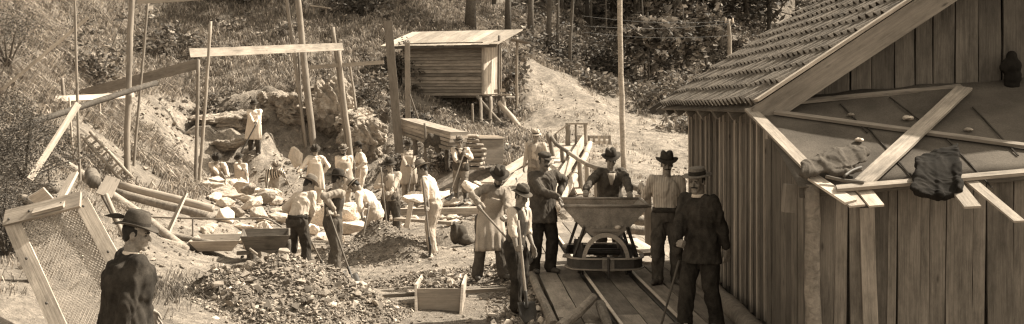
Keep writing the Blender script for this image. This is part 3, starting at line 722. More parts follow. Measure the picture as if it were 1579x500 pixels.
    if wear.get('beard'):
        mb = MB().ball(e(0, .055, -.095), (.05*k, .042*k, .045*k), ax).ball(e(0, .03, -.075), (.062*k, .055*k, .04*k), ax); add('beard', remesh(mb, .01*k, 1, .006, 50, sd), 'hair')
    # hat ---------------------------------------------------------------
    hk = wear.get('hat', ('felt', 'felt'))
    if hk:
        tl = hk[2] if len(hk) > 2 else (0, -4)
        rm = Matrix.Rotation(R(tl[0]), 3, hf)@Matrix.Rotation(R(tl[1]), 3, hx); X_, Y_, Z_ = rm@hx, rm@hf, rm@hu
        o = hc+(hu*.070-hf*.012)*k
        if hk[0] == 'cap':
            mb = MB().ball(o+Z_*.028*k, (.102*k, .112*k, .048*k), (X_, Y_, Z_)).ball(o+Z_*.008*k, (.088*k, .104*k, .03*k), (X_, Y_, Z_)).ball(o+Y_*.105*k-Z_*.004*k, (.07*k, .055*k, .010*k), (X_, (Y_-Z_*.35).normalized(), (Z_+Y_*.35).normalized()))
            add('cap', remesh(mb, .007*k, 1, .004, 30, sd), hk[1])
        else:
            ht = add('hat', hat_mesh(hk[0], o, X_, Y_, Z_, k).mesh('hat', True), hk[1])
            bd = (.010, .052) if hk[0] == 'boater' else (.012, .036)
            add('hat_band', MB().loft([(o+Z_*(z_*k), X_*(.0985*.94*k*q_), Y_*(.0985*1.08*k*q_)) for z_, q_ in ((bd[0], .9), (bd[0], 1), (bd[1], .985), (bd[1], .9))], 28).mesh('band'), 'black cloth', ht)
            if wear.get('feather'):
                mb = MB(); f0 = o+X_*-.03*k-Y_*.10*k+Z_*.035*k; f1 = f0-Y_*.17*k+Z_*.0*k-X_*.02*k
                mb.grid([[f0.lerp(f1, t)+Z_*(.004-.03*t*t+(w_*.022*math.sin(math.pi*min(1, t*.9+.12))))*k+X_*(.01*w_) for w_ in (-1, 0, 1)] for t in [i/8 for i in range(9)]], .003)
                add('feather', mb.mesh('feather'), 'felt', ht)
    # clothes -------------------------------------------------------------
    cv = (.0115 if fine else .017)*k; fo = .014 if fine else .016
    tr = wear.get('trousers', 'dark cloth'); mb = MB()
    tw = wear.get('wide', 1.0)*1.27
    mb.loft([(pc-UP*.10*k, rt*.160*k*build, fw*.118*k*build), (pc, rt*.172*k*build, fw*.126*k*build), (pc.lerp(ws, .6), rt*.162*k*build, fw*.120*k*build), (pc.lerp(ws, .85), rt*.156*k*build, fw*.116*k*build)], 20)
    for hj, kn, an, t_, gz in legs:
        mb.cap(hj, kn, .098*k*tw, .072*k*tw); low = an-UP*.02*k if not wear.get('tucked') else kn.lerp(an, .45)
        mb.cap(kn, low, .072*k*tw, .066*k*tw); mb.loft([(low+(kn-low).normalized()*.10*k, rt*.062*k*tw, fw*.064*k*tw), (low, rt*.066*k*tw, fw*.072*k*tw)], 14)
    add('trousers', remesh(mb, cv, 2, fo, 15, sd+1), tr)
    mb = MB(); bme = None
    for hj, kn, an, t_, gz in legs:
        bb = MB().cap(an-UP*.035*k-t_*.035*k, an+t_*.175*k-UP*.047*k, .044*k, .036*k).cap(an-UP*.04*k, an+UP*.10*k, .045*k, .050*k)
        if wear.get('tucked'): bb.cap(an, kn.lerp(an, .35), .05*k, .062*k)
        bb.ball(an+t_*.12*k-UP*.045*k, (.046*k, .075*k, .038*k), (UP.cross(t_)*-1, t_, UP))
        me = remesh(bb, .0095*k, 1, .003, 20, sd); c = coords(me); c[:, 2] = np.maximum(c[:, 2], gz); setco(me, c); add('boot', me, wear.get('boots', 'leather'))
    sh = wear.get('shirt', 'white cloth'); jk = wear.get('jacket')
    if sh and not jk:
        mb = MB(); torso(mb, .012, tuck=True)
        for s_, sj_, el, wr, o, Xh, Yh, Zh, th, gr in arms:
            mb.cap(sc-td*.05*k, sj_, .070*k, .072*k); mb.cap(sj_, el, .074*k, .064*k)
            if not wear.get('rolled'): mb.cap(el, wr, .064*k, .044*k); 
            else: mb.cap(el, el.lerp(wr, .2), .064*k, .060*k)
        add('shirt', remesh(mb, cv, 2, fo*1.1, 17, sd+2), sh)
    if jk:
        mb = MB(); torso(mb, .030, lo=wear.get('hem', -.20), flare=.022*k)
        for s_, sj_, el, wr, o, Xh, Yh, Zh, th, gr in arms:
            mb.cap(sc-td*.05*k, sj_, .076*k, .078*k); mb.cap(sj_, el, .082*k, .072*k); mb.cap(el, wr-Yh*.005*k, .072*k, .052*k)
        add('jacket', remesh(mb, cv, 2, fo*1.2, 15, sd+3), jk)
        if wear.get('shirtfront'):
            mb = MB(); rows = []
            for i in range(6):
                t = i/5; c0 = sc.lerp(ch, t*1.1); row = []
                for j in range(5):
                    a = (j-2)/2*(.42*(1-t*.75)); row.append(c0+cf*((.085+.064*min(1, t*2)-.004)*k*math.cos(a)+.03*k)+sr*(.16*k*math.sin(a)))
                rows.append(row)
            add('shirt_front', MB().grid(rows, .006).mesh('sf', True), 'linen cloth')
    if wear.get('vest'):
        mb = MB(); torso(mb, .022, lo=-.06)
        for s_, sj_, *_ in arms: mb.cap(sc-td*.05*k, sc.lerp(sj_, .6)-td*.012*k, .070*k, .070*k)
        add('vest', remesh(mb, cv, 2, fo*.7, 10, sd+4), wear['vest'])
        if wear.get('open'):
            rows = []
            for i in range(8):
                t = i/7; c0 = (sc.lerp(ch, t*2) if t < .5 else ch.lerp(ws, t*2-1)); row = []
                for j in range(5):
                    a = (j-2)/2*(.50-.22*t); row.append(c0+cf*((.088+.060*min(1, t*3))*k*math.cos(a)+.026*k)+sr*(.16*k*math.sin(a)))
                rows.append(row)
            add('shirt_front', MB().grid(rows, .006).mesh('sf', True), sh)
    if wear.get('belt'):
        p_ = pc.lerp(ws, .45); add('belt', MB().loft([(p_+UP*z_*k, rt*(.178*k*build*q_), fw*(.132*k*build*q_)) for z_, q_ in ((-.035, .92), (-.034, 1), (.034, .985), (.035, .9))], 24).mesh('belt', True), wear['belt'])
    if wear.get('collar'):
        add('collar', MB().loft([(nb+hd*(z_*k)-td*.002*k, sr*(.067*k*q_), cf*(.067*k*q_)) for z_, q_ in ((.0, 1.16), (.032, 1.06), (.034, 1.0), (.032, .93), (.0, 1.0))], 20).mesh('collar', True), 'white cloth')
    if wear.get('apron'):
        am, top, bot = wear['apron']; rows = []; nr_ = 16
        sp = [(sc.lerp(ch, .6), cf, sr), (ch, cf, sr), (ws, (cf+fw).normalized(), (sr+rt).normalized()), (pc, fw, rt)]
        km = (legs[0][1]+legs[1][1])/2; amid = (legs[0][2]+legs[1][2])/2
        kf = max((l[1]-pc).dot(fw) for l in legs)
        sp += [(pc.lerp(km, .5)+fw*0, fw, rt), (km, fw, rt), (km.lerp(amid, .5), fw, rt)]
        hw = [.10, .15, .18, .20, .22, .235, .245]; dp = [.135, .155, .145, .15, .13+max(0, kf)*.2, .115, .125]
        for i in range(nr_+1):
            t = top+(bot-top)*i/nr_; a = min(int(t), len(sp)-2); f = t-a; c0 = sp[a][0].lerp(sp[a+1][0], f); fv = sp[a][1].lerp(sp[a+1][1], f).normalized(); sv = sp[a][2].lerp(sp[a+1][2], f).normalized()
            w_ = (hw[a]*(1-f)+hw[a+1]*f)*k*build; d_ = (dp[a]*(1-f)+dp[a+1]*f)*k*build; row = []
            for j in range(21):
                u_ = (j-10)/10; an_ = u_*1.35; fold = .016*k*max(0, t-2.2)/3*math.sin(j*1.7+sd+.5*math.sin(i*.5))
                row.append(c0+sv*(w_*math.sin(an_))+fv*(d_*(.25+.75*math.cos(an_))+fold))
            rows.append(row)
        add('apron', MB().grid(rows, .008).mesh('apron', True), am)
        if top >= 1.0:
            add('apron_string', MB().loft([(ws.lerp(pc, .3)+UP*z_*k, rt*(.172*k*build*q_), fw*(.130*k*build*q_)) for z_, q_ in ((-.014, .95), (-.013, 1), (.013, 1), (.014, .95))], 24).mesh('st'), am)
    tag(body, label, 'person', None, None, base)
    return dict(o=body, base=base, loc=loc)
def shovel(p, q, label, blade=True, r=.017, size=.25, face=None, name='shovel', mat='pole'):
    p, q = V(p), V(q); d = (q-p).normalized(); t = thing(name)
    part(MB().tube([p.lerp(q, i/8) for i in range(9)], [r*(1+.06*math.sin(i*2)) for i in range(9)], 10).obj('handle', mat, True), t)
    if blade:
        fv = V(face) if face else V((0, -1, .2)); fv = (fv-d*fv.dot(d)).normalized(); sv = d.cross(fv)
        rows = []
        for i in range(8):
            s = i/7; wv = size*.5*(1-.55*max(0, s-.55)**1.2/.45**1.2*.9); rows.append([q+d*(s*size*1.15-.02)+sv*(u*wv)+fv*(-.03*(1-u*u)+.05*s*s) for u in (-1, -.5, 0, .5, 1)])
        part(MB().grid(rows, .005).obj('blade', 'iron_dark', True), t); part(MB().cap(q-d*.14, q+d*.05, .024, .02).obj('socket', 'iron_dark', True), t)
    return tag(t, label, 'shovel' if blade else 'tool')
def along(p, q, t): return V(p).lerp(V(q), t)
# --- near figures -------------------------------------------------------
DK = dict(trousers='dark cloth', jacket='dark cloth', shirt='linen cloth')
def hold(p, q, t, hint=None): return ('pt', along(p, q, t), V(q)-V(p), hint)
person('man in dark suit and feathered felt hat seen from behind beside the mesh screen', 193, 8.7, -58, 1.76, z=-.19, bend=7, build=1.45, head=(-28, 4), Rr=('loc', (-.10, .26, .86)), L=('loc', (.22, -.16, .98)),
       wear=dict(DK, jacket='black cloth', hat=('felt', 'felt', (0, -6)), collar=True, feather=True))
B1, B2 = P(466, 345, 19.0), P(500, 412, 19.3)
person('man bending with his back turned in white rolled sleeves and dark trousers beside the trough', 458, 18.8, -25, 1.70, z=-.40, bend=34, twist=-8, build=1.08, head=(-30, 18), L=('loc', (.25, -.25, .93)), Rr=('pt', along(B1, B2, .05), B2-B1),
       feet=[(-.03, -.14, 10), (.05, .14, -10)], wear=dict(shirt='white cloth', rolled=True, trousers='dark cloth', belt='black cloth', hat=('felt', 'mid cloth', (4, 0))))
shovel(B1, B2, 'pale shovel handle held by the bending man with his back turned', size=.2)
C1, C2 = P(505, 322, 18.25), P(541, 424, 17.7)
person('man in dark waistcoat and light sleeves leaning with folded arms on a long shovel', 513, 18.5, -62, 1.74, z=-.40, bend=7, head=(-22, 6), twist=10, L=('pt', along(C1, C2, .07), C2-C1), Rr=('pt', along(C1, C2, .02), C2-C1, -UP*.4+V((-1, -.6, 0))),
       feet=[(.08, -.12, 8), (-.08, .12, -14)], wear=dict(shirt='grey cloth', vest='brown cloth', trousers='brown cloth', wide=1.08, hat=('felt', 'black cloth', (0, 0)), beard=False))
shovel(C1, C2, 'long dark shovel resting on the front gravel heap with its blade down', size=.22, mat='wood_dark', face=(.3, -1, .9))
D1, D2 = P(569, 318, 20.6), P(554, 394, 20.4)
person('stooping man in white shirt and pale trousers shovelling the sand heap', 573, 21.0, 78, 1.68, z=-.42, bend=48, head=(10, 30), L=hold(D1, D2, .32), Rr=hold(D1, D2, .02),
       feet=[(.22, -.14, 8), (-.12, .14, -10)], hip=.04, hipf=-.10, wear=dict(shirt='white cloth', rolled=True, trousers='linen cloth', hat=('slouch', 'grey cloth', (0, 6))))
shovel(D1, D2, 'light handled shovel of the stooping man in pale trousers', size=.22, face=(-1, 0, .4))
E1, E2 = P(587, 258, 23.6), P(597, 352, 23.4)
person('man in open waistcoat and striped shirt holding a tall upright shaft behind the sand heap', 602, 24.0, 190, 1.70, z=-.42, bend=4, head=(-25, 8), Rr=hold(E1, E2, .30), L=hold(E1, E2, .52),
       wear=dict(shirt='striped cloth', vest='mid cloth', open=True, trousers='dark cloth', hat=('slouch', 'felt', (-4, -4))))
shovel(E1, E2, 'tall upright shaft held by the man in the open waistcoat', blade=False)
F1, F2 = P(651, 272, 20.0), P(663, 378, 19.9)
person('man in white shirt and pale trousers leaning on a shovel beside the grey sand', 664, 20.3, 82, 1.70, z=-.24, bend=24, head=(12, 16), L=hold(F1, F2, .52), Rr=hold(F1, F2, .38),
       feet=[(-.06, -.10, 6), (.0, .13, -8)], hipf=-.08, wear=dict(shirt='white cloth', rolled=True, trousers='linen cloth', hat=('felt', 'mid cloth', (0, 4))))
shovel(F1, F2, 'upright shovel of the man in white shirt beside the grey sand', size=.2, face=(-1, -.2, .2))
G1, G2 = P(799, 340, 13.55), P(812, 468, 13.35)
person('slim young worker in dark waistcoat and brimmed hat standing on gravel near the wooden tray', 795, 13.9, -128, 1.53, z=-.09, bend=9, head=(-8, 12), L=('loc', (.2, -.14, .9)), Rr=hold(G1, G2, .42), build=.92,
       feet=[(-.05, -.10, 8), (.08, .10, -8)], wear=dict(shirt='white cloth', rolled=True, vest='dark cloth', trousers='black cloth', hat=('slouch', 'brown cloth', (0, -2)), wide=1.0))
shovel(G1, G2, 'pale shovel held upright by the slim young worker', size=.23, face=(.4, -1, 0))
H1, H2 = P(737, 318, 16.55), P(800, 388, 16.3)
person('man in long pale apron and dark hat swinging a shovel beside the gravel', 757, 17.1, -158, 1.74, z=-.2, bend=27, side=-8, head=(-20, 14), Rr=hold(H1, H2, .04, UP*.7+V((-1, .3, 0))), L=hold(H1, H2, .62),
       feet=[(.10, -.16, 10), (-.06, .20, -14)], hipf=-.1, wear=dict(shirt='grey cloth', trousers='brown cloth', apron=('linen cloth', .2, 5.25), hat=('felt', 'felt', (0, -4)), beard=True))
shovel(H1, H2, 'shovel slanting across the man in the long pale apron', size=.24, mat='wood_mid')
WY = 15.75          # front of the wagon tub
person('man in flat cap and dark suit with both hands on the wagon tub', 836, 16.45, -152, 1.76, z=0.0, bend=6, head=(-4, 4), L=('pt', V((.715, 16.55, 1.08)), V((0, 1, 0))), Rr=('pt', V((.715, 16.05, 1.08)), V((0, 1, 0))),
       wear=dict(DK, hat=('cap', 'felt', (0, -4)), moustache=True, jacket='dark cloth', trousers='black cloth'))
person('young man in brimmed hat and dark jacket leaning on the back of the wagon', 940, 17.72, 182, 1.74, z=0.0, bend=17, head=(4, 2), L=('pt', V((1.345+.49, 17.06, 1.085)), V((1, 0, 0)), V((1, .2, .1))), Rr=('pt', V((1.345-.22, 17.06, 1.085)), V((1, 0, 0)), V((-1, .2, .1))),
       wear=dict(DK, jacket='dark cloth', hat=('felt', 'felt', (6, -8)), shirtfront=True))
person('man in pale striped shirt and dark trousers standing between wagon and shed', 1028, 15.5, 172, 1.76, z=0.0, bend=3, head=(6, 4), Rr=('pt', P(986, 297, 15.9), V((0, 1, .1)), -UP+V((-.3, .4, 0))), L=('loc', (-.05, -.25, .86)),
       feet=[(.02, -.13, 12), (.10, .12, -22)], wear=dict(shirt='striped cloth', trousers='dark cloth', hat=('felt', 'felt', (0, -6)), moustache=True, belt='black cloth'))
K1, K2 = P(1047, 402, 12.05), P(1019, 504, 11.9)
person('man in black suit and straw boater leaning on a cane by the shed', 1082, 12.4, 131, 1.76, z=-.02, bend=7, head=(14, 3), Rr=hold(K1, K2, .03), L=('loc', (-.16, -.22, .88)),
       feet=[(-.10, -.13, 12), (.14, .12, -18)], wear=dict(DK, jacket='black cloth', trousers='black cloth', hat=('boater', 'straw', (0, -2)), collar=True, moustache=True))
shovel(K1, K2, 'slim walking cane of the man in the straw boater', blade=False, r=.012, name='cane', mat='wood_dark')['category'] = 'cane'
# --- far figures -------------------------------------------------------
fk = dict(fine=False, build=1.3)
M1, M2 = P(396, 190, 34.6), P(370, 238, 34.2)
person('man in white apron standing alone on the rock ledge with a stick', 393, 35, 172, 1.70, z=.92, bend=6, head=(10, 8), Rr=hold(M1, M2, .02), L=hold(M1, M2, .10), wear=dict(shirt='white cloth', trousers='dark cloth', apron=('white cloth', .9, 4.9), hat=('slouch', 'felt')), **fk)
shovel(M1, M2, 'stick of the man standing alone on the rock ledge', blade=False, r=.022, name='stick', mat='wood_dark')
N1, N2 = P(343, 268, 33.0), P(362, 300, 32.6)
person('man in wide dark hat bending over the stones, leftmost worker in the quarry', 336, 33.5, 188, 1.70, z=-.62, bend=36, hipf=-.1, head=(0, 18), Rr=hold(N1, N2, .05), L=hold(N1, N2, .4), wear=dict(shirt='white cloth', vest='grey cloth', open=True, trousers='mid cloth', hat=('felt', 'black cloth')), **fk)
shovel(N1, N2, 'pick handle of the leftmost worker in the quarry', blade=False, r=.02, name='pick_handle')
O1, O2 = P(378, 262, 33.2), P(384, 296, 33.0)
person('man in white smock below the rock ledge looking down', 374, 33.8, 150, 1.68, z=-.70, bend=12, head=(10, 18), Rr=hold(O1, O2, .1), L=('hang', .1), wear=dict(shirt='white cloth', trousers='white cloth', apron=('white cloth', .9, 4.8), hat=('felt', 'felt')), **fk)
shovel(O1, O2, 'short handle held by the man in the white smock', blade=False, r=.02, name='tool_handle')
P1, P2 = P(438, 268, 31.8), P(452, 298, 31.4)
person('man in boldly striped shirt doubled over among the pale stones', 421, 32.4, 205, 1.68, z=-.62, bend=62, hipf=-.15, head=(0, 10), Rr=('hang', .3), L=hold(P1, P2, .2), wear=dict(shirt='bold striped cloth', trousers='linen cloth', hat=('felt', 'grey cloth'), rolled=True), **fk)
shovel(P1, P2, 'pick handle of the man in the boldly striped shirt', blade=False, r=.02, name='pick_handle')
Q1, Q2 = P(462, 272, 30.6), P(440, 302, 30.2)
person('man in white overalls with one hand on his hip and a round dark hat', 487, 31, 176, 1.70, z=-.38, bend=5, head=(8, 6), L=('hip',), Rr=hold(Q1, Q2, .03), wear=dict(shirt='white cloth', trousers='white cloth', apron=('white cloth', .8, 4.9), hat=('slouch', 'felt', (0, -24))), **fk)
shovel(Q1, Q2, 'hammer handle held low by the man with a hand on his hip', blade=False, r=.02, name='hammer_handle')
person('bearded man in white smock and apron, middle one of three in white', 530, 31.5, 192, 1.70, z=-.40, bend=4, head=(-20, 6), L=('loc', (.22, -.05, 1.02)), Rr=('loc', (.24, .06, 1.0)), wear=dict(shirt='white cloth', trousers='linen cloth', apron=('linen cloth', .5, 5.3), hat=('felt', 'mid cloth'), beard=True), **fk)
T1, T2 = P(546, 248, 31.6), P(548, 296, 31.4)
person('man in white jacket in profile, tallest and rightmost of three in white', 558, 32, 110, 1.74, z=-.36, bend=8, head=(4, 10), Rr=hold(T1, T2, .10), L=hold(T1, T2, .25), wear=dict(shirt='white cloth', trousers='white cloth', apron=('white cloth', 1.8, 4.8), hat=('felt', 'felt')), **fk)
shovel(T1, T2, 'thin shaft held by the man in the white jacket', blade=False, r=.02, name='tool_handle')
U1, U2 = P(634, 268, 33.4), P(628, 302, 33.2)
person('young man in long white apron standing before the grass mound', 630, 34, 184, 1.68, z=-.33, bend=3, head=(6, 4), Rr=hold(U1, U2, .05), L=hold(U1, U2, .2), wear=dict(shirt='linen cloth', trousers='linen cloth', apron=('white cloth', .5, 5.4), hat=('slouch', 'felt', (0, -14))), **fk)
shovel(U1, U2, 'tool handle held by the young man in the long white apron', blade=False, r=.022, name='tool_handle')
W1, W2 = P(717, 232, 29.0), P(694, 298, 28.6)
person('man in dark waistcoat leaning on a long pale handle by the stacked slabs', 711, 29.5, 165, 1.70, z=-.08, bend=10, head=(-10, 14), Rr=hold(W1, W2, .34), L=hold(W1, W2, .06), feet=[(.05, -.13, 12), (-.02, .13, -12)], wear=dict(shirt='white cloth', vest='dark cloth', trousers='mid cloth', hat=('felt', 'mid cloth', (0, 4)), tucked=True, boots='leather'), **fk)
shovel(W1, W2, 'long pale handle held slanting by the man at the stacked slabs', size=.2)
person('man in pale shirt and light hat walking on the plank ramp', 827, 27, 160, 1.68, z=.15, bend=4, head=(30, 4), wear=dict(shirt='linen cloth', vest='grey cloth', open=True, trousers='mid cloth', hat=('slouch', 'linen cloth')), **fk)
# ------------------------------------------------------------------ stones
import bmesh
def hull_stone(seed, flat=1.0, vox=.06, rough=.05):
    r = random.Random(seed); bm = bmesh.new()
    for i in range(16):
        d = V((r.gauss(0, 1), r.gauss(0, 1), r.gauss(0, 1))).normalized(); bm.verts.new((d.x*r.uniform(.85, 1.1), d.y*r.uniform(.75, 1), d.z*flat*r.uniform(.7, 1)))
    bmesh.ops.convex_hull(bm, input=bm.verts); bm.verts.index_update(); mb = MB(); used = sorted({v.index for f in bm.faces for v in f.verts}); ix = {u: i for i, u in enumerate(used)}
    bm.verts.ensure_lookup_table(); mb.add([bm.verts[u].co.copy() for u in used], [[ix[v.index] for v in f.verts] for f in bm.faces]); bm.free()
    me = remesh(mb, vox, 1, rough, 3.2, seed); c = coords(me); setco(me, c+normals(me)*(fbm(c, 9, seed+5, 3)*rough*.45)[:, None]); 
    me.polygons.foreach_set('use_smooth', np.zeros(len(me.polygons), bool)); return me
STONES = [hull_stone(100+i, (.7, .95, .55, .8, .6, .9, .75, .5)[i]) for i in range(8)]
for me in STONES: me.materials.append(M['stone'])
def crag(seed):
    me = hull_stone(seed, .9, .045, .06); c = coords(me); n = normals(me); d = -np.abs(fbm(c, 2.2, seed+9, 4, 1.4))*.42+fbm(c, 6, seed+3, 4, 1.2)*.10+.12; setco(me, c+n*d[:, None]); return me
CRAGS = [crag(300+i) for i in range(3)]
for me in CRAGS: me.materials.append(M['rock'])
STM = [m_.copy() for m_ in STONES]
for me in STM: me.materials.clear(); me.materials.append(M['stone_mid'])
def stone(p, r, label, group=None, mid=False, sq=(1, 1, 1), name='stone_block', rot=None):
    o = bpy.data.objects.new(name, random.choice(STM if mid else STONES)); col.objects.link(o)
    o.location = p; o.scale = (r*sq[0], r*sq[1], r*sq[2]); o.rotation_euler = rot or (random.uniform(-.4, .4), random.uniform(-.4, .4), random.uniform(0, 6.28))
    o['label'] = label; o['category'] = 'stone'
    if group: o['group'] = group
    return o
def onground(px, py, Y, lift=0.0):
    p = P(px, py, Y); p.z = H(p.x, p.y)+lift; return p
# named larger stones
stone(P(457, 243, 32.6), .30, 'upright pale slab of stone leaning left of the man in white overalls', sq=(.8, .5, 1.4), rot=(.1, -.3, .2))
stone(P(415, 296, 28.5), .42, 'large pale boulder below the boldly striped shirt')
stone(P(382, 292, 29), .28, 'grey boulder beside the white smock', mid=True)
stone(P(640, 305, 29.5), .42, 'broad pale block below the young man in the long apron', sq=(1.3, .8, .6))
stone(P(675, 303, 28.5), .45, 'broad pale block at the feet of the man with the long handle', sq=(1.2, .8, .6))
stone(P(728, 290, 28), .34, 'pale boulder above the man in the long apron')
stone(P(520, 335, 22.5), .55, 'broad flat pale rock between the waistcoat man and the stooping man', sq=(1.3, .9, .8))
stone(P(548, 350, 22.2), .40, 'second flat pale rock touching the sand heap', sq=(1.3, .9, .7))
# the long drift of quarried rubble across the middle
lab = 'pale rough quarry stone lying in the long rubble drift'; grp = 'quarry stones in the rubble drift'
spots = []
for i in range(150):
    t = random.random(); px = 305+t*520; Yd = random.uniform(23, 31.5)
    if px > 560 and Yd < 25: continue
    x = (px-CX)/F*Yd
    if any((x-a)**2+(Yd-c)**2 < .12 for a, c in spots): continue
    if abs(x-xc(Yd)) < 1.0 or (abs(px-602) < 16 and Yd > 22.5): continue
    spots.append((x, Yd)); r = random.uniform(.12, .34)*(1.15 if 330 < px < 430 else .9)
    zz = H(x, Yd); bank = .55*math.exp(-((px-385)/70)**2)*math.exp(-((Yd-28.5)/2.5)**2)
    stone(V((x, Yd, zz+r*.25+bank)), r, lab, grp, mid=random.random() < .18, sq=(random.uniform(.8, 1.4), random.uniform(.8, 1.2), random.uniform(.6, 1)))
for i in range(26):
    px = random.uniform(305, 470); Yd = random.uniform(20.5, 23.5); x = (px-CX)/F*Yd; r = random.uniform(.15, .33)
    stone(V((x, Yd, H(x, Yd)+r*.3)), r, lab, grp, sq=(1.2, 1, .9))
for px, py, Yd, r, l in ((345, 445, 14.3, .10, 'round pale cobble, left one in the hollow by the barrow trough'), (368, 452, 14.1, .12, 'large pale cobble in the hollow by the barrow trough'), (385, 462, 13.9, .10, 'pale cobble lowest in the hollow by the barrow trough'), (398, 440, 15, .16, 'pale rock against the leg of the barrow trough'),
                         (383, 425, 15.6, .14, 'rock in the hollow behind the barrow trough leg'), (357, 428, 15.2, .11, 'dark hollowed rock at the upper end of the hollow')):
    stone(onground(px, py, Yd, r*.35), r, l, mid=True)
for px, Yd, r, l in ((497, 13.35, .11, 'large rounded cobble high on the front gravel heap'), (512, 13.15, .07, 'light cobble beside the large one on the front gravel heap'), (545, 12.7, .13, 'pale angular rock at the foot of the front gravel heap'), (470, 12.5, .12, 'broad pale rock at the bottom edge of the front gravel heap'),
                     (610, 12.7, .09, 'grey rock left of the wooden tray'), (848, 13.0, .10, 'white cobble on the gravel beside the track'), (868, 13.6, .09, 'grey cobble on the gravel beside the wagon'), (888, 12.7, .10, 'flat grey rock on the gravel near the rails'), (835, 13.2, .07, 'small white cobble near the young worker')):
    stone(onground(px, 0, Yd, r*.3), r, l, mid=random.random() < .5, name='cobble')
# gravel: one mass of chips per heap
def chip_template(seed):
    r = random.Random(seed); bm = bmesh.new()
    for i in range(r.choice((7, 8, 9, 10))):
        d = V((r.gauss(0, 1), r.gauss(0, 1), r.gauss(0, 1))).normalized()*r.uniform(.8, 1.15); bm.verts.new(d)
    h_ = bmesh.ops.convex_hull(bm, input=bm.verts); bmesh.ops.delete(bm, geom=[e for e in h_['geom_interior'] if isinstance(e, bmesh.types.BMVert)], context='VERTS'); bmesh.ops.triangulate(bm, faces=bm.faces)
    bm.verts.index_update(); tv = np.array([v.co[:] for v in bm.verts]); tf = np.array([[v.index for v in f.verts] for f in bm.faces]); bm.free(); return tv, tf
CHIPT = [chip_template(900+i) for i in range(14)]
m, nt, b = newmat('gravel chips')
ra = N(nt, 'ShaderNodeNewGeometry'); tc = N(nt, 'ShaderNodeTexCoord'); nn = N(nt, 'ShaderNodeTexNoise', Scale=40, Detail=3); nt.links.new(tc.outputs['Object'], nn.inputs['Vector'])
c = ramp(nt, ra.outputs['Random Per Island'], [(0, .12), (.6, .23), (.9, .35), (1, .55)]); c = mul(nt, c, grey(nt, nn.outputs[0], [(.3, .7), (.7, 1.1)])); nt.links.new(c, b.inputs['Base Color']); b.inputs['Roughness'].default_value = .95; M['gravel'] = m
def chips(name, label, xs, ys, rmin, rmax, pw=2.5, sink=.2, zoff=None):
    n = len(xs); r = rmin+(rmax-rmin)*rng.random(n)**pw
    zs = (hgt(xs, ys) if zoff is None else zoff)+r*(1-sink)*rng.uniform(.2, .9, n)
    VV, FF, off = [], [], 0; kk = rng.integers(0, len(CHIPT), n)
    for t in range(len(CHIPT)):
        tv, tf = CHIPT[t]; i = np.nonzero(kk == t)[0]; m_ = len(i)
        if not m_: continue
        A_ = rng.normal(size=(m_, 3, 3)); A_, _ = np.linalg.qr(A_)
        v = (tv[None]*rng.uniform(.55, 1.35, (m_, 1, 3))*r[i][:, None, None])@A_; v[..., 2] *= .72
        v = v+np.stack([xs[i], ys[i], zs[i]], -1)[:, None]; VV.append(v.reshape(-1, 3)); FF.append((tf[None]+np.arange(m_)[:, None, None]*len(tv)+off).reshape(-1, 3)); off += m_*len(tv)
    v = np.concatenate(VV); f = np.concatenate(FF)
    o = link(name, npmesh(name, v.reshape(-1, 3), f), 'gravel'); o['kind'] = 'stuff'; o['label'] = label; o['category'] = 'gravel'; return o
def inheap(k, n, grow=1.15):
    cx, cy, rx, ry, h = HEAPS[k]; a = rng.uniform(0, 6.28, n); d = np.sqrt(rng.random(n))*grow; return cx+np.cos(a)*d*rx, cy+np.sin(a)*d*ry
chips('gravel_heap', 'low wide heap of gravel across the front centre', *inheap(0, 27000, 1.15), .007, .034, 5)
chips('gravel_heap', 'steep heap of sand and gravel beside the stooping man', *inheap(1, 6000, 1.15), .008, .035, 4)
xs, ys = inheap(2, 11000, 1.3); k_ = (xs < xc(ys)-1.1); chips('gravel_heap', 'gravel bank along the boardwalk edge', xs[k_], ys[k_], .008, .04, 5)
xs, ys = inheap(3, 7000, 1.15); k_ = (xs < xc(ys)-1.1); chips('gravel_heap', 'low band of dark cobbles across the yard behind the tray', xs[k_], ys[k_], .01, .042, 3)
xs = rng.uniform(-7, 1, 9000); ys = rng.uniform(12, 31, 9000); k_ = (xs < xc(ys)-1.15) & (rng.random(9000) < .75); chips('loose_chips', 'scattered stone chips over the quarry floor', xs[k_], ys[k_], .008, .05, 4)
xs = rng.uniform(-12, -2.5, 5000); ys = rng.uniform(25, 38, 5000); chips('loose_chips', 'stone chips below and over the rock bank', xs, ys, .015, .11, 4)
xs = rng.uniform(0, 10, 2500); ys = rng.uniform(24, 44, 2500); k_ = xs < 12-.0*ys; chips('loose_chips', 'pebbles over the washed sand slope', xs[k_], ys[k_], .01, .07, 4)

# ------------------------------------------------------------------ tipping wagon
WX = 1.345; o0 = V((WX, WY, 0)); ZO = .058
wg = thing('tipping_wagon')
def q(x, y, z): return o0+V((x, y, z+ZO))
tl = 1.28; zt, zb = 1.0, .69; ht_, hb_ = .615, .335; th = .012
mb = MB()
for y in (0, tl):
    mb.poly([q(-ht_, y, zt), q(ht_, y, zt), q(hb_, y, zb), q(.16, y, .56), q(-.16, y, .56), q(-hb_, y, zb)], (0, th, 0))
for s in (-1, 1):
    mb.poly([q(s*ht_, th, zt), q(s*(ht_+th), th, zt), q(s*(hb_+th), th, zb), q(s*hb_, th, zb)], (0, tl-th, 0)); mb.poly([q(s*hb_, th, zb), q(s*(hb_+th), th, zb), q(s*.16, th, .545), q(s*.16, th, .56)], (0, tl-th, 0))
mb.poly([q(-.16, th, .56), q(.16, th, .56), q(.16, th, .547), q(-.16, th, .547)], (0, tl-th, 0))
part(mb.obj('tub', 'iron'), wg)
R_ = ht_+.012; mb = MB()
for y in (-.01, tl+.01): mb.tube([q(-R_, y, zt), q(R_, y, zt)], .022, 10)
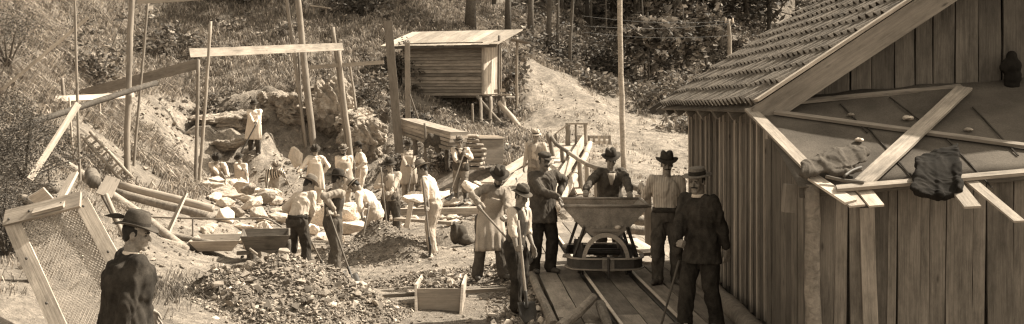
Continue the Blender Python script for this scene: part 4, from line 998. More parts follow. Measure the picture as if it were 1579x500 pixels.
for s in (-1, 1): mb.tube([q(s*R_, -.03, zt), q(s*R_, tl+.03, zt)], .022, 10)
part(mb.obj('rim', 'iron', True), wg)
for i in range(9):
    for y in (-.004,):
        t = i/8; part(MB().ball(q(-hb_*.95+t*hb_*1.9, y, zb+.02), .012, n=8).obj('rivet', 'iron', True), wg)
for y in (-.035, tl+.005):
    mb = MB(); pts = [(math.cos(math.pi*i/20), math.sin(math.pi*i/20)) for i in range(21)]
    ro, ri = .345, .29
    mb.poly([q(ro*c_, y, .20+ro*1.22*s_) for c_, s_ in pts]+[q(ri*c_, y, .20+ri*1.22*s_) for c_, s_ in reversed(pts)], (0, .03, 0)); part(mb.obj('rocker_arch', 'iron_light'), wg)
    mb = MB().beam(q(-.20, y, .66), q(.20, y, .66), .05, .04); part(mb.obj('bracket', 'iron'), wg)
    for s in (-1, 1): part(MB().beam(q(s*.31, y+.02, .70), q(s*.47, y+.10, .22), .05, .03).obj('strut', 'iron_dark'), wg)
    mb = MB().ball(q(.17, y-.02, .70), (.045, .03, .03), n=10); part(mb.obj('tipping_catch', 'rail', True), wg)
mb = MB()
for s in (-1, 1): mb.beam(q(s*.34, -.05, .19), q(s*.34, tl+.05, .19), .05, .11)
for y in (.1, tl-.1): mb.beam(q(-.34, y, .19), q(.34, y, .19), .09, .09)
part(mb.obj('underframe', 'iron_dark'), wg)
for y, sg in ((-.14, -1), (tl+.14, 1)):
    base_ = [(-.53, -.46), (-.52, -.22), (-.47, -.07), (-.38, .0), (-.2, .03), (.2, .03), (.38, .0), (.47, -.07), (.52, -.22), (.53, -.46)]
    pts = [q(x_, y+sg*v_, .2) for x_, v_ in base_]; web = []; 
    for p in pts: web.append([p+V((0, 0, -.07)), p+V((0, 0, .07))])
    part(MB().grid(web, .014).obj('bumper_web', 'iron_dark'), wg)
    for dz in (-.075, .075):
        rows = []
        for p in pts:
            out = p-q(0, tl/2, .2); out.z = 0; out.normalize(); rows.append([p-out*.02+V((0, 0, dz)), p+out*.055+V((0, 0, dz))])
        part(MB().grid(rows, .016).obj('bumper_flange', 'iron_light'), wg)
    part(MB().box(q(0.02, y+sg*.05, .19), (.17, .04, .19)).obj('coupling_plate', 'iron'), wg); part(MB().cap(q(.02, y+sg*.09, .27), q(.02, y+sg*.10, .0), .02, .016).obj('coupling_pin', 'iron_dark'), wg)
for y in (.28, tl-.28):
    for s in (-1, 1):
        mb = MB().lathe(q(s*.36, y, .205), [(.02, -.05), (.235, -.05), (.235, -.025), (.205, -.022), (.205, .035), (.18, .035), (.17, .015), (.05, .015), (.05, .05), (.01, .05)], 24, V((0, 1, 0)), V((0, 0, 1)), V((1, 0, 0))*s); part(mb.obj('wheel', 'iron_dark'), wg)
    part(MB().tube([q(-.36, y, .205), q(.36, y, .205)], .03).obj('axle', 'iron_dark'), wg)
tag(wg, 'iron tipping wagon with an empty v shaped tub standing on the rails', 'wagon')
# ------------------------------------------------------------------ wooden tray with stones
tr = thing('stone_tray'); ty = 14.4; tx = (677-CX)/F*ty; tz = H(tx, ty)-.03; t0 = V((tx, ty, tz))
mb = MB().poly([t0+V((-.27, 0, .03)), t0+V((.27, 0, .03)), t0+V((.30, 0, .31)), t0+V((-.30, 0, .31))], (0, .028, 0)); part(mb.obj('front_board', 'wood_mid'), tr)
mb = MB().poly([t0+V((-.27, 1.02, .03)), t0+V((.27, 1.02, .03)), t0+V((.29, 1.02, .30)), t0+V((-.29, 1.02, .30))], (0, .028, 0)); part(mb.obj('back_board', 'wood_mid'), tr)
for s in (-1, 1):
    mb = MB().poly([t0+V((s*.275, -.16, .0)), t0+V((s*.275, 1.07, .0)), t0+V((s*.292, 1.07, .33)), t0+V((s*.292, .02, .36))], (s*.03, 0, 0)); part(mb.obj('side_board', 'wood_pale'), tr)  # paler than the front board: sun on the sides put into the colour
part(MB().beam(t0+V((0, 0, .02)), t0+V((0, 1.04, .02)), .54, .02).obj('bottom_board', 'wood_mid'), tr)
tag(tr, 'open wooden tray half filled with stones on the yard floor', 'tray')
xs = rng.uniform(tx-.24, tx+.24, 620); ys = rng.uniform(ty+.06, ty+.98, 620); ch_ = chips('stone_fill', 'dark stones heaped inside the wooden tray', xs, ys, .02, .06, 1.5, zoff=tz+.23+.10*rng.random(620))
stone(V((tx+.13, ty+.25, tz+.37)), .055, 'white stone on top of the stones in the wooden tray', name='cobble')
tag(MB().beam((tx+.0, ty+1.0, tz), (tx+.0, ty+1.0, tz+.42), .055, .02, up=V((0, 1, 0))).obj('stake', 'wood_pale'), 'short pale stake standing behind the wooden tray', 'stake')

# ------------------------------------------------------------------ mesh screen, front left
c4 = [P(16, 338, 10.9), P(126, 311, 10.9), P(262, 560, 9.85), P(120, 570, 9.85)]
sc_ = thing('mesh_screen'); nrm_ = (c4[1]-c4[0]).cross(c4[3]-c4[0]).normalized()
if nrm_.y > 0: nrm_ = -nrm_
for a, b_, w_, off, l in ((c4[0], c4[3], .15, 0, 'side_rail'), (c4[1], c4[2], .14, 0, 'side_rail'), (c4[0]-(c4[1]-c4[0])*.06, c4[1]+(c4[1]-c4[0])*.02, .17, .034, 'top_rail'), (c4[3], c4[2], .15, .034, 'bottom_rail')):
    part(MB().beam(a+nrm_*off, b_+nrm_*off, w_, .034, up=nrm_).obj(l, 'wood_pale'), sc_)
mb = MB(); n_ = 40
def qd(u_, v_): return (c4[0].lerp(c4[1], u_)).lerp(c4[3].lerp(c4[2], u_), v_)-nrm_*.02
for i in range(-n_, n_):
    for sgn in (1, -1):
        u0 = i/22; pts = []
        for j in range(9):
            v_ = j/8; uu_ = (u0+v_*1.85) if sgn > 0 else (1-u0-v_*1.85); pts.append((uu_, v_))
        for (ua, va), (ub, vb_) in zip(pts, pts[1:]):
            if max(ua, ub) < 0 or min(ua, ub) > 1: continue
            mb.tube([qd(min(1, max(0, ua)), va if 0 <= ua <= 1 else va+(vb_-va)*((0-ua)/(ub-ua) if ua < 0 else (1-ua)/(ub-ua))), qd(min(1, max(0, ub)), vb_ if 0 <= ub <= 1 else va+(vb_-va)*((1-ua)/(ub-ua) if ub > 1 else (0-ua)/(ub-ua)))], .0058, 4, False)
part(mb.obj('wire_mesh', 'iron_light'), sc_)
for a, b_, ts in ((c4[0], c4[3], (.02, .3, .6)), (c4[1], c4[2], (.05, .35, .65)), (c4[0], c4[1], (.3, .75))):
    for t in ts: part(MB().ball(a.lerp(b_, t)+nrm_*.055, .014, n=8).obj('bolt', 'iron_dark', True), sc_)
tag(sc_, 'large wooden framed wire mesh screen leaning at the front left', 'screen')
def prop(name, mb, mat, label, cat, group=None, sm=False): return tag(mb.obj(name, mat, sm), label, cat, group)
prop('prop_board', MB().beam(P(30, 352, 11.4), P(70, 520, 12.2), .09, .03), 'wood_mid', 'dark board propping the mesh screen from behind', 'board')
prop('board', MB().beam(P(52, 326, 10.85), P(100, 314, 10.85), .12, .03, up=V((0, -.5, 1))), 'wood_pale', 'short stepped board lying on the top rail of the mesh screen', 'board')
prop('board', MB().beam(P(88, 318, 11.0), P(114, 268, 11.6), .10, .03, up=V((0, 1, .2))), 'wood_mid', 'board standing aslant behind the top of the mesh screen', 'board')
prop('board', MB().beam(P(52, 312, 12), P(75, 298, 12), .17, .03, up=V((0, 1, .6))), 'wood_pale', 'short pale square board behind the mesh screen', 'board')
# ------------------------------------------------------------------ logs and timber on the left
def log(p, q, r, label, mat='pole', group=None, r1=None, name='log', bend=.01): return prop(name, MB().log(p, q, r, r1, bend), mat, label, 'log', group, True)
log(P(28, 290, 18.6), P(112, 286, 18.6), .085, 'pale round log lying level left of the leaning log', 'bark_pale')
log(P(34, 306, 13.0), P(62, 320, 12.4), .055, 'short thin log sticking out behind the mesh screen', 'pole')
log(P(50, 292, 15.5), P(84, 290, 15.0), .08, 'thick short billet in front of the pale level log', 'bark_pale')
log(P(84, 243, 18.5), P(288, 386, 17.4), .085, 'long leaning log running down to the right behind the felt hat', 'bark_pale', r1=.075)
log(P(186, 286, 20.5), P(328, 322, 20.0), .075, 'upper one of two parallel logs lying on the bank', 'pole')
log(P(176, 296, 20.3), P(320, 333, 19.8), .08, 'lower one of two parallel logs lying on the bank', 'bark')
log(P(205, 366, 17.6), P(282, 384, 17.4), .10, 'thick pale log at the foot of the leaning log', 'bark_pale')
log(P(250, 362, 18.2), P(330, 376, 17.9), .05, 'thin dark pole beside the thick pale log', 'bark')
log(P(168, 330, 17.0), P(210, 356, 16.6), .10, 'pale log end behind the felt hat', 'bark_pale')
prop('mallet', MB().log(P(146, 281, 14.6), P(141, 268, 15.2), .092, .088, 0).log(P(150, 286, 14.8), P(180, 345, 14.3), .022, .024, .01), 'bark', 'big wooden mallet with a round dark end standing among the logs', 'mallet', None, True)
sp = thing('wooden_spade'); part(MB().beam(P(160, 302, 14.4), P(175, 274, 14.6), .21, .02, up=V((.2, -1, .3)), taper=.9).obj('blade', 'wood_mid'), sp); part(MB().log(P(164, 300, 14.38), P(190, 362, 14.0), .026, .028, .01).obj('handle', 'pole', True), sp); tag(sp, 'broad wooden spade standing blade up beside the round mallet', 'spade')
prop('plank', MB().beam(P(285, 302, 19.5), P(256, 366, 18.2), .14, .03, up=V((-.5, -1, .2))), 'wood_mid', 'short plank leaning against the two parallel logs', 'plank')
bar = thing('iron_bar')
part(MB().tube([P(200, 334, 19), P(260, 336, 18.9), P(340, 338, 18.6), P(408, 337, 18.2), P(420, 341, 18.1), P(434, 350, 17.9)], .016, 8).obj('rod', 'iron', True), bar); part(MB().log(P(297, 337, 18.75), P(298, 382, 18.75), .014, .014, 0).obj('support', 'iron', True), bar); tag(bar, 'long thin bar with a bent end running level above the trough', 'bar')
ld = thing('ladder'); lf = [min(a_, b_) for a_, b_ in zip(front((127, 211), (192, 284), 24.5, 24, .5), front((139, 203), (203, 273), 24.5, 24, .5))]; la = [P(127, 211, lf[0]), P(192, 284, lf[1]), P(139, 203, lf[0]), P(203, 273, lf[1])]
for a, b_ in ((la[0], la[1]), (la[2], la[3])): part(MB().log(a, b_, .035, .035, .003).obj('rail', 'bark_pale', True), ld)
for i in range(8):
    t = (i+.5)/8; part(MB().log(la[0].lerp(la[1], t), la[2].lerp(la[3], t), .024, .024, 0).obj('rung', 'bark_pale', True), ld)
tag(ld, 'short wooden ladder lying on the bank beside the thick scaffold pole', 'ladder')
# troughs
xs, ys = inheap(0, 420, 1.0); chips('gravel_heap', 'coarser broken stone on the front gravel heap', xs, ys, .035, .085, 2.5)
xs, ys = inheap(2, 260, 1.2); k_ = (xs < xc(ys)-1.15); chips('gravel_heap', 'coarser broken stone beside the boardwalk', xs[k_], ys[k_], .035, .08, 2.5)
def trough(name, c, dx, dy, hgt_, label, mat, flare=.12, ang=0):
    t = thing(name); rm = Matrix.Rotation(ang, 3, UP); f = lambda x, y, z: V(c)+rm@V((x, y, z))
    for s in (-1, 1):
        part(MB().poly([f(-dx, s*dy, 0), f(dx, s*dy, 0), f(dx+flare, s*(dy+flare*.6), hgt_), f(-dx-flare, s*(dy+flare*.6), hgt_)], rm@V((0, s*.025, 0))).obj('side_board', mat), t)
        part(MB().poly([f(s*dx, -dy, 0), f(s*dx, dy, 0), f(s*(dx+flare), dy+flare*.6, hgt_), f(s*(dx+flare), -dy-flare*.6, hgt_)], rm@V((-s*.025, 0, 0))).obj('end_board', mat), t)
    part(MB().beam(f(-dx, 0, .0), f(dx, 0, .0), dy*2, .02).obj('bottom_board', mat), t); return t
tg = trough('mixing_trough', P(336, 382, 18.3), .27, .40, .17, '', 'wood_mid', .14, .15); tag(tg, 'shallow pale mixing trough lying on the earth bank', 'trough')
tg = trough('trough_stand', P(410, 384, 17.0)+V((0, 0, .02)), .27, .42, .24, '', 'wood_wall', .10, .2)
b0 = P(408, 384, 17.0)
for dx, dy, mt in ((-.05, -.55, 'bark'), (.30, -.40, 'bark'), (-.30, .3, 'bark'), (.30, .3, 'bark')):
    p = b0+V((dx, dy, .05)); part(MB().log(V((p.x, p.y, H(p.x, p.y)-.1)), V((p.x, p.y, b0.z+(.10 if dy > 0 else .02))), .055, .05, .01).obj('leg', 'bark_dark', True), tg)
part(MB().beam(b0+V((-.3, -.5, .0)), b0+V((.45, -.35, .02)), .10, .05).obj('crossbar', 'wood_dark'), tg)
tag(tg, 'dark mortar trough raised on round wooden legs', 'trough')
prop('plank', MB().beam(P(392, 444, 15.2), P(438, 398, 17.2), .30, .03, up=V((1, -.6, .2))), 'wood_mid', 'board on edge shoring up the sand under the mortar trough', 'plank')
log(P(385, 384, 16.4), P(432, 418, 16.0), .02, 'thin stick slanting under the mortar trough', 'pole', name='stick')
# board shored pit, level timbers in the middle
prop('timber', MB().beam(P(560, 327, 24.5), P(745, 325, 24.5), .18, .14), 'wood_pale', 'long pale timber lying level behind the man in white shirt', 'timber')
prop('timber', MB().beam(P(612, 338, 23.4), P(700, 344, 22.6), .20, .06), 'wood_mid', 'shorter flat timber in front of the long pale timber', 'timber')
prop('timber', MB().beam(P(690, 324, 25.5), P(830, 318, 26.5), .14, .10), 'wood_pale', 'pale timber lying level toward the plank ramp', 'timber')
prop('board', MB().beam(P(720, 345, 24.0), P(800, 338, 24.5), .32, .04), 'wood_pale', 'flat pale board on the ground below the plank ramp', 'board')
prop('stake', MB().beam(P(627, 352, 22.5), P(634, 312, 22.6), .10, .05, up=V((0, 1, 0))), 'wood_pale', 'short thick stake in front of the flat timber', 'stake')
prop('board', MB().beam(P(632, 374, 20.9), P(702, 386, 20.9), .14, .03), 'wood_mid', 'board lying in the sand at the feet of the man in white shirt', 'board')
# grey sand pile and black sack
mb = MB().ball(P(708, 362, 21.5), (.17, .12, .18), n=12).ball(P(720, 372, 21.4), (.16, .12, .10), n=12).ball(P(700, 350, 21.5), (.06, .06, .12), n=10); tag(link('sack', remesh(mb, .02, 1, .04, 8, 2), M['dark cloth']), 'dark slumped sack beside the grey sand', 'sack')

# ------------------------------------------------------------------ scaffold poles and boards on the hillside
def pole(a, b_, Y, w, label, mat='pole', name='scaffold_pole', dy=0, cat='pole', sink=True, r1=None):
    if a[0] < 500 and Y > 20: Y = min(max(hit(*b_)-.1, 14), 40)
    p, q_ = P(*a, Y+dy), P(*b_, Y)
    if sink: 
        d = (q_-p).normalized(); q_ = q_+d*.35
    return prop(name, MB().log(p, q_, w/2*Y/F*(r1 or .85), w/2*Y/F, .006, 10, 10, .05), mat, label, cat, None, True)
pole((115, -30), (124, 285), 22, 4.5, 'tall thin scaffold pole standing at far left')
pole((206, -60), (196, 285), 24, 10, 'thick scaffold pole at left, stoutest of all')
pole((229, -8), (206, 255), 25, 4.5, 'thin leaning pole just right of the thick scaffold pole')
pole((325, 33), (306, 292), 28, 5.5, 'light scaffold pole under the left end of the long level board')
pole((306, 92), (301, 292), 28.3, 6, 'dark post at the right end of the rising board')
pole((457, -30), (484, 226), 33.5, 11, 'thick leaning scaffold pole above the man in white overalls')
pole((438, -30), (472, 224), 33.8, 5.5, 'thin pole leaning beside the thick one above the overalls')
pole((513, 42), (536, 240), 33.2, 7, 'thin pole at the right end of the long level board')
pole((522, 78), (541, 240), 33, 8, 'stouter post touching the right end of the long level board')
pole((460, 78), (468, 215), 34.5, 4, 'short thin post below the middle of the long level board')
pole((955, -40), (962, 256), 32, 9, 'tall bare pole standing before the sand slope', 'bark_pale')
def board(a, b_, Y, w, label, mat='wood_pale', Y2=None, th=.03, up=V((0, -1, .05)), name='scaffold_board'): return prop(name, MB().beam(P(*a, Y), P(*b_, Y2 or Y), w*Y/F, th, up=up), mat, label, 'board')
board((598, 32), (616, 236), 31, 13, 'wide upright plank, the taller of two left of the shed on stilts', 'wood_mid')
board((628, 65), (629, 194), 33, 8, 'narrow upright plank, the shorter of two left of the shed on stilts', 'wood_mid')
board((292, 82), (528, 72), 27.9, 14, 'long pale board fixed level across the hillside', Y2=32.8)
lg = front((116, 148), (308, 98), hit(116, 150), 28, .3)
board((116, 148), (308, 98), lg[0], 15, 'wide weathered board rising to the right across the hillside', 'wood_mid', Y2=lg[1])
lg = front((80, 153), (207, 147), hit(80, 156), hit(80, 156)+1.5, .3)
board((80, 153), (207, 147), lg[0], 10, 'bright board fixed level below the wide rising board', Y2=lg[1], up=V((.6, -.6, .5)))
board((478, 104), (592, 96), 33, 6, 'thin faint board far up the bank behind the thick pole', 'wood_mid')
board((212, 3), (312, -3), 24.5, 7, 'board at the top of the thick scaffold pole', 'wood_mid')
board((46, 276), (121, 160), hit(46, 276)-2.2, 10, 'bright white plank leaning steeply at far left', Y2=hit(46, 276)-1.5, up=V((.7, -.5, .5)))
board((0, 141), (136, 27), hit(0, 141)-.3, 4, 'thin dark batten slanting up at far left', 'wood_mid')
log(P(8, 204, 19.3), P(241, 128, 23.6), .06, 'long dark log rising across the hillside at left', 'bark_dark', bend=.004)
for a, b_, Y, w, l in (((96, 120), (99, 166), 26.2, 6, 'stake at the left end of the bright level board'), ((107, 150), (112, 232), 25.8, 4, 'thin dark stake below the bright level board'), ((153, 150), (155, 192), 26.3, 4, 'thin stake under the long dark log'), ((143, 142), (143, 158), 26.2, 3, 'small peg between the two boards at left'),
                       ((538, 92), (549, 170), 33.2, 4, 'thin post holding the faint board up the bank'), ((632, 146), (649, 196), 31.5, 3, 'thin rod leaning beside the shorter plank'), ((655, 190), (656, 250), 30, 4.5, 'white stake standing before the board stack'), ((728, 160), (729, 190), 38, 4, 'thin post standing under the shed on stilts'), ((75, 255), (76, 282), 22, 4, 'small stake at the far left log')):
    pole(a, b_, Y, w, l, 'pole', 'stake', cat='stake', sink=False)
tb = thing('trestle_bench'); part(MB().beam(P(480, 9, 45), P(509, 13, 45), .3, .05).obj('seat', 'wood_pale'), tb)
for x in (484, 503): part(MB().beam(P(x, 12, 45), P(x, 22, 45), .06, .06).obj('leg', 'wood_mid'), tb)
tag(tb, 'small bench standing high up on the grassy hillside', 'bench')
pts = [(P(664, 212, 29.9), (.10, .08, .12)), (P(672, 218, 29.9), (.16, .08, .16)), (P(676, 230, 29.9), (.10, .07, .12)), (P(658, 222, 29.9), (.08, .06, .12))]
bundle('coat', pts, 'dark coat hung on the white stake before the board stack', 'coat', 'dark cloth', .022, .03, 9, 8)
# ------------------------------------------------------------------ shed on stilts
hut = thing('stilt_shed'); HC = P(742, 147, 40); fd = V((-math.cos(R(18)), math.sin(R(18)), 0)); ed = V((math.sin(R(18)), math.cos(R(18)), 0)); wl, wd_, hh1, hh2 = 3.1, 2.3, 1.83, 2.38
mb = MB(); z = 0; k = 0
while z < hh1-.02:
    w_ = random.uniform(.10, .15); j = random.uniform(-.02, .04)
    mb.beam(HC+UP*(z+w_/2)-fd*(.03+j), HC+fd*wl+UP*(z+w_/2), .03, w_+.035, up=V((ed.x*.34, ed.y*.34, 1))); z += w_
part(mb.obj('front_wall', 'wood_siding'), hut)
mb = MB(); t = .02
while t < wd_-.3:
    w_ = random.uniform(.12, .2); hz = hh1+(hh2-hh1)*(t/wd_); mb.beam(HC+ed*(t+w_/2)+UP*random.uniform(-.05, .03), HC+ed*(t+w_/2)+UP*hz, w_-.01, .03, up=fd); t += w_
part(mb.obj('end_wall', 'wood_pale'), hut)  # paler than the front wall: its sunlit side is put into the colour
part(MB().poly([HC+ed*.1+fd*.08, HC+ed*(wd_-.1)+fd*.08, HC+ed*(wd_-.1)+fd*.08+UP*hh2, HC+ed*.1+fd*.08+UP*hh1], fd*.02).obj('dark_backing', 'wood_dark'), hut)
part(MB().poly([HC+fd*.1+ed*.08, HC+fd*(wl)+ed*.08, HC+fd*wl+ed*.08+UP*hh1, HC+fd*.1+ed*.08+UP*hh1], ed*.02).obj('dark_backing', 'wood_dark'), hut)
part(MB().poly([HC+fd*wl, HC+fd*wl+ed*wd_, HC+fd*wl+ed*wd_+UP*hh2, HC+fd*wl+UP*hh1], fd*.03).obj('far_end_wall', 'wood_mid'), hut)
part(MB().poly([HC+ed*wd_, HC+fd*wl+ed*wd_, HC+fd*wl+ed*wd_+UP*hh2, HC+ed*wd_+UP*hh2], ed*.03).obj('back_wall', 'wood_mid'), hut)
mb = MB(); t = -.75
sl_ = (hh2-hh1)/wd_
while t < wl+.45:
    w_ = random.uniform(.3, .42); a = HC+fd*(t+w_/2)-ed*.32+UP*(hh1+.06-.32*sl_+random.uniform(-.01, .02)); b_ = HC+fd*(t+w_/2)+ed*(wd_+.4)+UP*(hh2+.07+.4*sl_); mb.beam(a, b_, w_-.015, .035, up=UP); t += w_
part(mb.obj('roof', 'wood_mid'), hut)
part(MB().beam(HC-fd*.7-ed*.3+UP*(hh1-.06), HC+fd*(wl+.4)-ed*.3+UP*(hh1-.06), .05, .10).obj('eave_beam', 'wood_dark'), hut)
part(MB().beam(HC-fd*.06+UP*.0, HC-fd*.06+UP*(hh1), .08, .08).obj('corner_post', 'wood_mid'), hut)
part(MB().beam(HC-fd*.9+UP*-.05+ed*.9, HC+fd*wl+UP*-.05+ed*.9, 1.6, .06).obj('deck', 'wood_grey'), hut)
part(MB().beam(HC-fd*1.1+UP*.02+ed*.15, HC+fd*.3+UP*.02+ed*.15, .18, .05).obj('deck_edge', 'wood_pale'), hut)
for a, b_, w_ in ((HC-fd*.62+ed*.2, None, 7), (HC-fd*.95+ed*1.3, None, 5)):
    part(MB().log(a+UP*-.8, a+UP*(hh1+.35), .055, .05, .01).obj('porch_post', 'pole', True), hut)
mb = MB()
part(MB().beam(HC-fd*.8+ed*1.2+UP*(hh1+.25), HC-fd*1.35+ed*1.5+UP*(hh1+.12), .9, .04).obj('porch_roof', 'wood_grey'), hut)
for a, b_, r in (((735, 148), (786, 204), .06), ((752, 160), (764, 214), .09), ((770, 158), (804, 200), .10), ((757, 150), (757, 205), .06), ((741, 150), (742, 190), .06), ((776, 150), (784, 215), .07), ((745, 165), (780, 210), .05)):
    part(MB().log(P(*a, 39.8), P(*b_, 39.2), r, r, .01).obj('stilt', 'pole', True), hut)
tag(hut, 'small plank shed standing on stilts on the wooded slope', 'shed')
mb = MB().beam(P(762, 141, 40.3), P(779, 139, 40.3), .3, .12); prop('box', mb, 'wood_mid', 'small flat box on the deck of the shed on stilts', 'box')
# ------------------------------------------------------------------ stacked boards, slabs, crate
for i in range(5):
    a = P(632, 185+i*5.2, 31.4)+V((random.uniform(-.06, .06), .0, 0)); b_ = P(704, 206+i*5.6, 29.8)+V((random.uniform(-.1, .1), 0, 0)); 
    prop('stacked_board', MB().beam(a, b_, .62+random.uniform(-.03, .03), .085), 'wood_pale' if i < 2 else 'wood_mid', 'thick board in the slanting stack, ' + ('topmost and brightest', 'second from the top', 'middle of five', 'second from the bottom', 'lowest of five')[i], 'board', 'boards in the slanting stack')
for a, b_ in (((640, 205), (641, 240)), ((690, 228), (690, 262))): prop('trestle_post', MB().log(P(*a, 31), P(*b_, 31), .07, .07, .01), 'bark', 'short post carrying the slanting board stack, ' + ('uphill one' if a[0] < 660 else 'downhill one'), 'post', None, True)
for i in range(8):
    c_ = P(722+i*1.2+random.uniform(-3, 3), 210+i*7.0, 30.6); ln = random.uniform(.55, .8)
    me = MB().box(c_, (ln, .6, .085), random.uniform(-.25, .25)); tag(link('flat_stone', remesh(me, .025, 1, .012, 6, i), M['stone_mid']), 'rough stone slab in the dark pile by the crate, number wise ' + ('topmost', 'second from the top', 'third from the top', 'fourth from the top', 'fourth from the bottom', 'third from the bottom', 'second from the bottom', 'lowest')[i] if False else 'rough grey slab in the pile beside the crate, ' + ('topmost', 'second from the top', 'third from the top', 'fourth from the top', 'fourth from the bottom', 'third from the bottom', 'second from the bottom', 'lowest')[i], 'slab', 'slabs piled beside the crate')
cr = thing('crate'); cc = P(752, 252, 31.6); rz = .45; rm = Matrix.Rotation(rz, 3, UP); f = lambda x, y, z: cc+rm@V((x, y, z))
part(MB().beam(f(-.34, -.3, .35), f(.34, -.3, .35), .03, .7).obj('front_board', 'wood_mid'), cr); part(MB().beam(f(.35, -.3, .35), f(.35, .3, .35), .03, .7).obj('side_board', 'wood_pale'), cr); part(MB().beam(f(-.35, -.3, .35), f(-.35, .3, .35), .03, .7).obj('side_board', 'wood_mid'), cr); part(MB().beam(f(-.34, .3, .35), f(.34, .3, .35), .03, .7).obj('back_board', 'wood_mid'), cr); part(MB().beam(f(-.33, 0, .02), f(.33, 0, .02), .56, .03).obj('bottom_board', 'wood_mid'), cr)  # right side board paler: sunlight on that side put into the colour
tag(cr, 'tall wooden crate with boards laid across its top', 'crate')
for i in range(4): prop('cover_board', MB().beam(f(-.42+random.uniform(-.05, .05), -.27+i*.18, .73+i*.022), f(.45, -.25+i*.18, .72+i*.02), .19, .025), 'wood_pale', 'board across the top of the crate, ' + ('nearest of four', 'second of four', 'third of four', 'farthest of four')[i], 'board', 'boards across the crate')
# ------------------------------------------------------------------ plank ramp and its railing
rp = thing('plank_ramp'); A0, A1 = P(792, 322, 24.2), P(866, 222, 34.5); mb = MB()
sd = (A1-A0).cross(UP).normalized()
for i in range(5): 
    o_ = sd*(-.55+i*.27); mb.beam(A0+o_, A1+o_, .255, .05)
part(mb.obj('deck', 'wood_pale'), rp)
part(MB().beam(A0+sd*.72+UP*.16, A1+sd*.72+UP*.16, .05, .36).obj('side_board', 'wood_pale'), rp); part(MB().log(A0+sd*.95+UP*.02, A1+sd*.9+UP*.02, .09, .09, .01).obj('side_log', 'bark_pale', True), rp)
for t in (.1, .4, .7, .95): part(MB().log(A0.lerp(A1, t)+UP*-.7, A0.lerp(A1, t)+UP*-.03, .07).obj('post', 'bark', True), rp)
tag(rp, 'pale plank ramp climbing from the track to the sand slope', 'ramp')
prop('board', MB().beam(P(752, 282, 28), P(832, 232, 31), .35, .05), 'wood_pale', 'wide pale board sloping beside the plank ramp', 'board')
prop('board', MB().beam(P(768, 300, 27), P(840, 240, 31), .28, .05), 'wood_mid', 'narrower board sloping next to the wide pale one', 'board')
tag(MB().tube([P(806, 320, 23.5)+V((0, 0, .05)), P(800, 300, 26), P(799, 290, 27), P(796, 275, 28)], .02, 8).obj('cable', 'iron_dark', True), 'dark cable lying up the plank ramp', 'cable')
rl = thing('railing')
hp_ = [P(846, 205, 32), P(857, 222, 31.5), P(878, 236, 29.5), P(892, 246, 28), P(906, 254, 26.5), P(936, 262, 24.5)]
for a, b_ in zip(hp_, hp_[1:]): part(MB().log(a, b_, .055, .055, .01).obj('handrail', 'pole', True), rl)
for a, b_, Y in (((845, 206), (856, 262), 31.8), ((866, 228), (868, 268), 30.5), ((876, 232), (879, 285), 29.8), ((894, 246), (897, 300), 28), ((905, 254), (907, 298), 26.8), ((920, 256), (921, 306), 25.6)): part(MB().log(P(*a, Y), P(*b_, Y), .065, .07, .01).obj('post', 'pole', True), rl)
part(MB().beam(P(860, 250, 30.5), P(882, 300, 28), .2, .04).obj('brace', 'wood_pale'), rl); part(MB().beam(P(872, 255, 30), P(895, 300, 27.5), .16, .04).obj('brace', 'wood_mid'), rl)
tag(rl, 'rough round pole railing along the plank ramp', 'railing')
pf = thing('platform_rail')
for a, b_, r in (((876, 190), (876, 238), .085), ((903, 190), (903, 226), .06), ((888, 192), (888, 232), .04), ((857, 206), (858, 236), .045)): part(MB().log(P(*a, 34), P(*b_, 34), r, r, .005).obj('post', 'pole', True), pf)
for a, b_, w_ in (((874, 191), (906, 191), .06), ((857, 206), (876, 192), .04)): part(MB().beam(P(*a, 33.95), P(*b_, 33.95), .06, w_).obj('handrail', 'wood_pale'), pf)
part(MB().beam(P(856, 229, 34), P(906, 221, 34.5), .9, .06).obj('deck', 'wood_pale'), pf)
tag(pf, 'square framed landing with posts at the top of the plank ramp', 'landing')
fn = thing('low_fence')
for y in (211, 219): part(MB().beam(P(890, y, 36), P(940, y+1, 36.5), .04, .10).obj('board', 'wood_pale'), fn)
for x in range(892, 942, 8): part(MB().beam(P(x, 209, 36.1), P(x, 223, 36.1), .08, .05).obj('picket', 'wood_pale'), fn)
tag(fn, 'low white board fence on the sand slope right of the landing', 'fence')
# rail stand right of the wagon
rs = thing('log_barrier')
for a, b_, Y in (((998, 290), (1001, 396), 18.6), ((984, 300), (985, 372), 21.5)): part(MB().beam(P(*a, Y), P(*b_, Y), .12, .10, up=V((0, 1, 0))).obj('post', 'wood_mid'), rs)
for a, b_, Y, r in (((968, 338), (1012, 344), 20, .08), ((966, 354), (1012, 358), 19.4, .08), ((962, 282), (1010, 300), 19.5, .06), ((975, 325), (1010, 328), 20.6, .07)): part(MB().log(P(*a, Y), P(*b_, Y), r, r, .01).obj('log', 'bark_pale', True), rs)
tag(rs, 'barrier of posts and stacked logs beside the wagon', 'barrier')
prop('plank', MB().beam(P(962, 366, 18.6), P(1006, 392, 17.4), .3, .05), 'wood_pale', 'pale plank lying on the boardwalk right of the wagon', 'plank')

prop('timber', MB().beam(P(566, 458, 14.9), P(780, 446, 15.4), .07, .05), 'wood_dark', 'dark half buried timber running across the yard behind the wooden tray', 'timber')
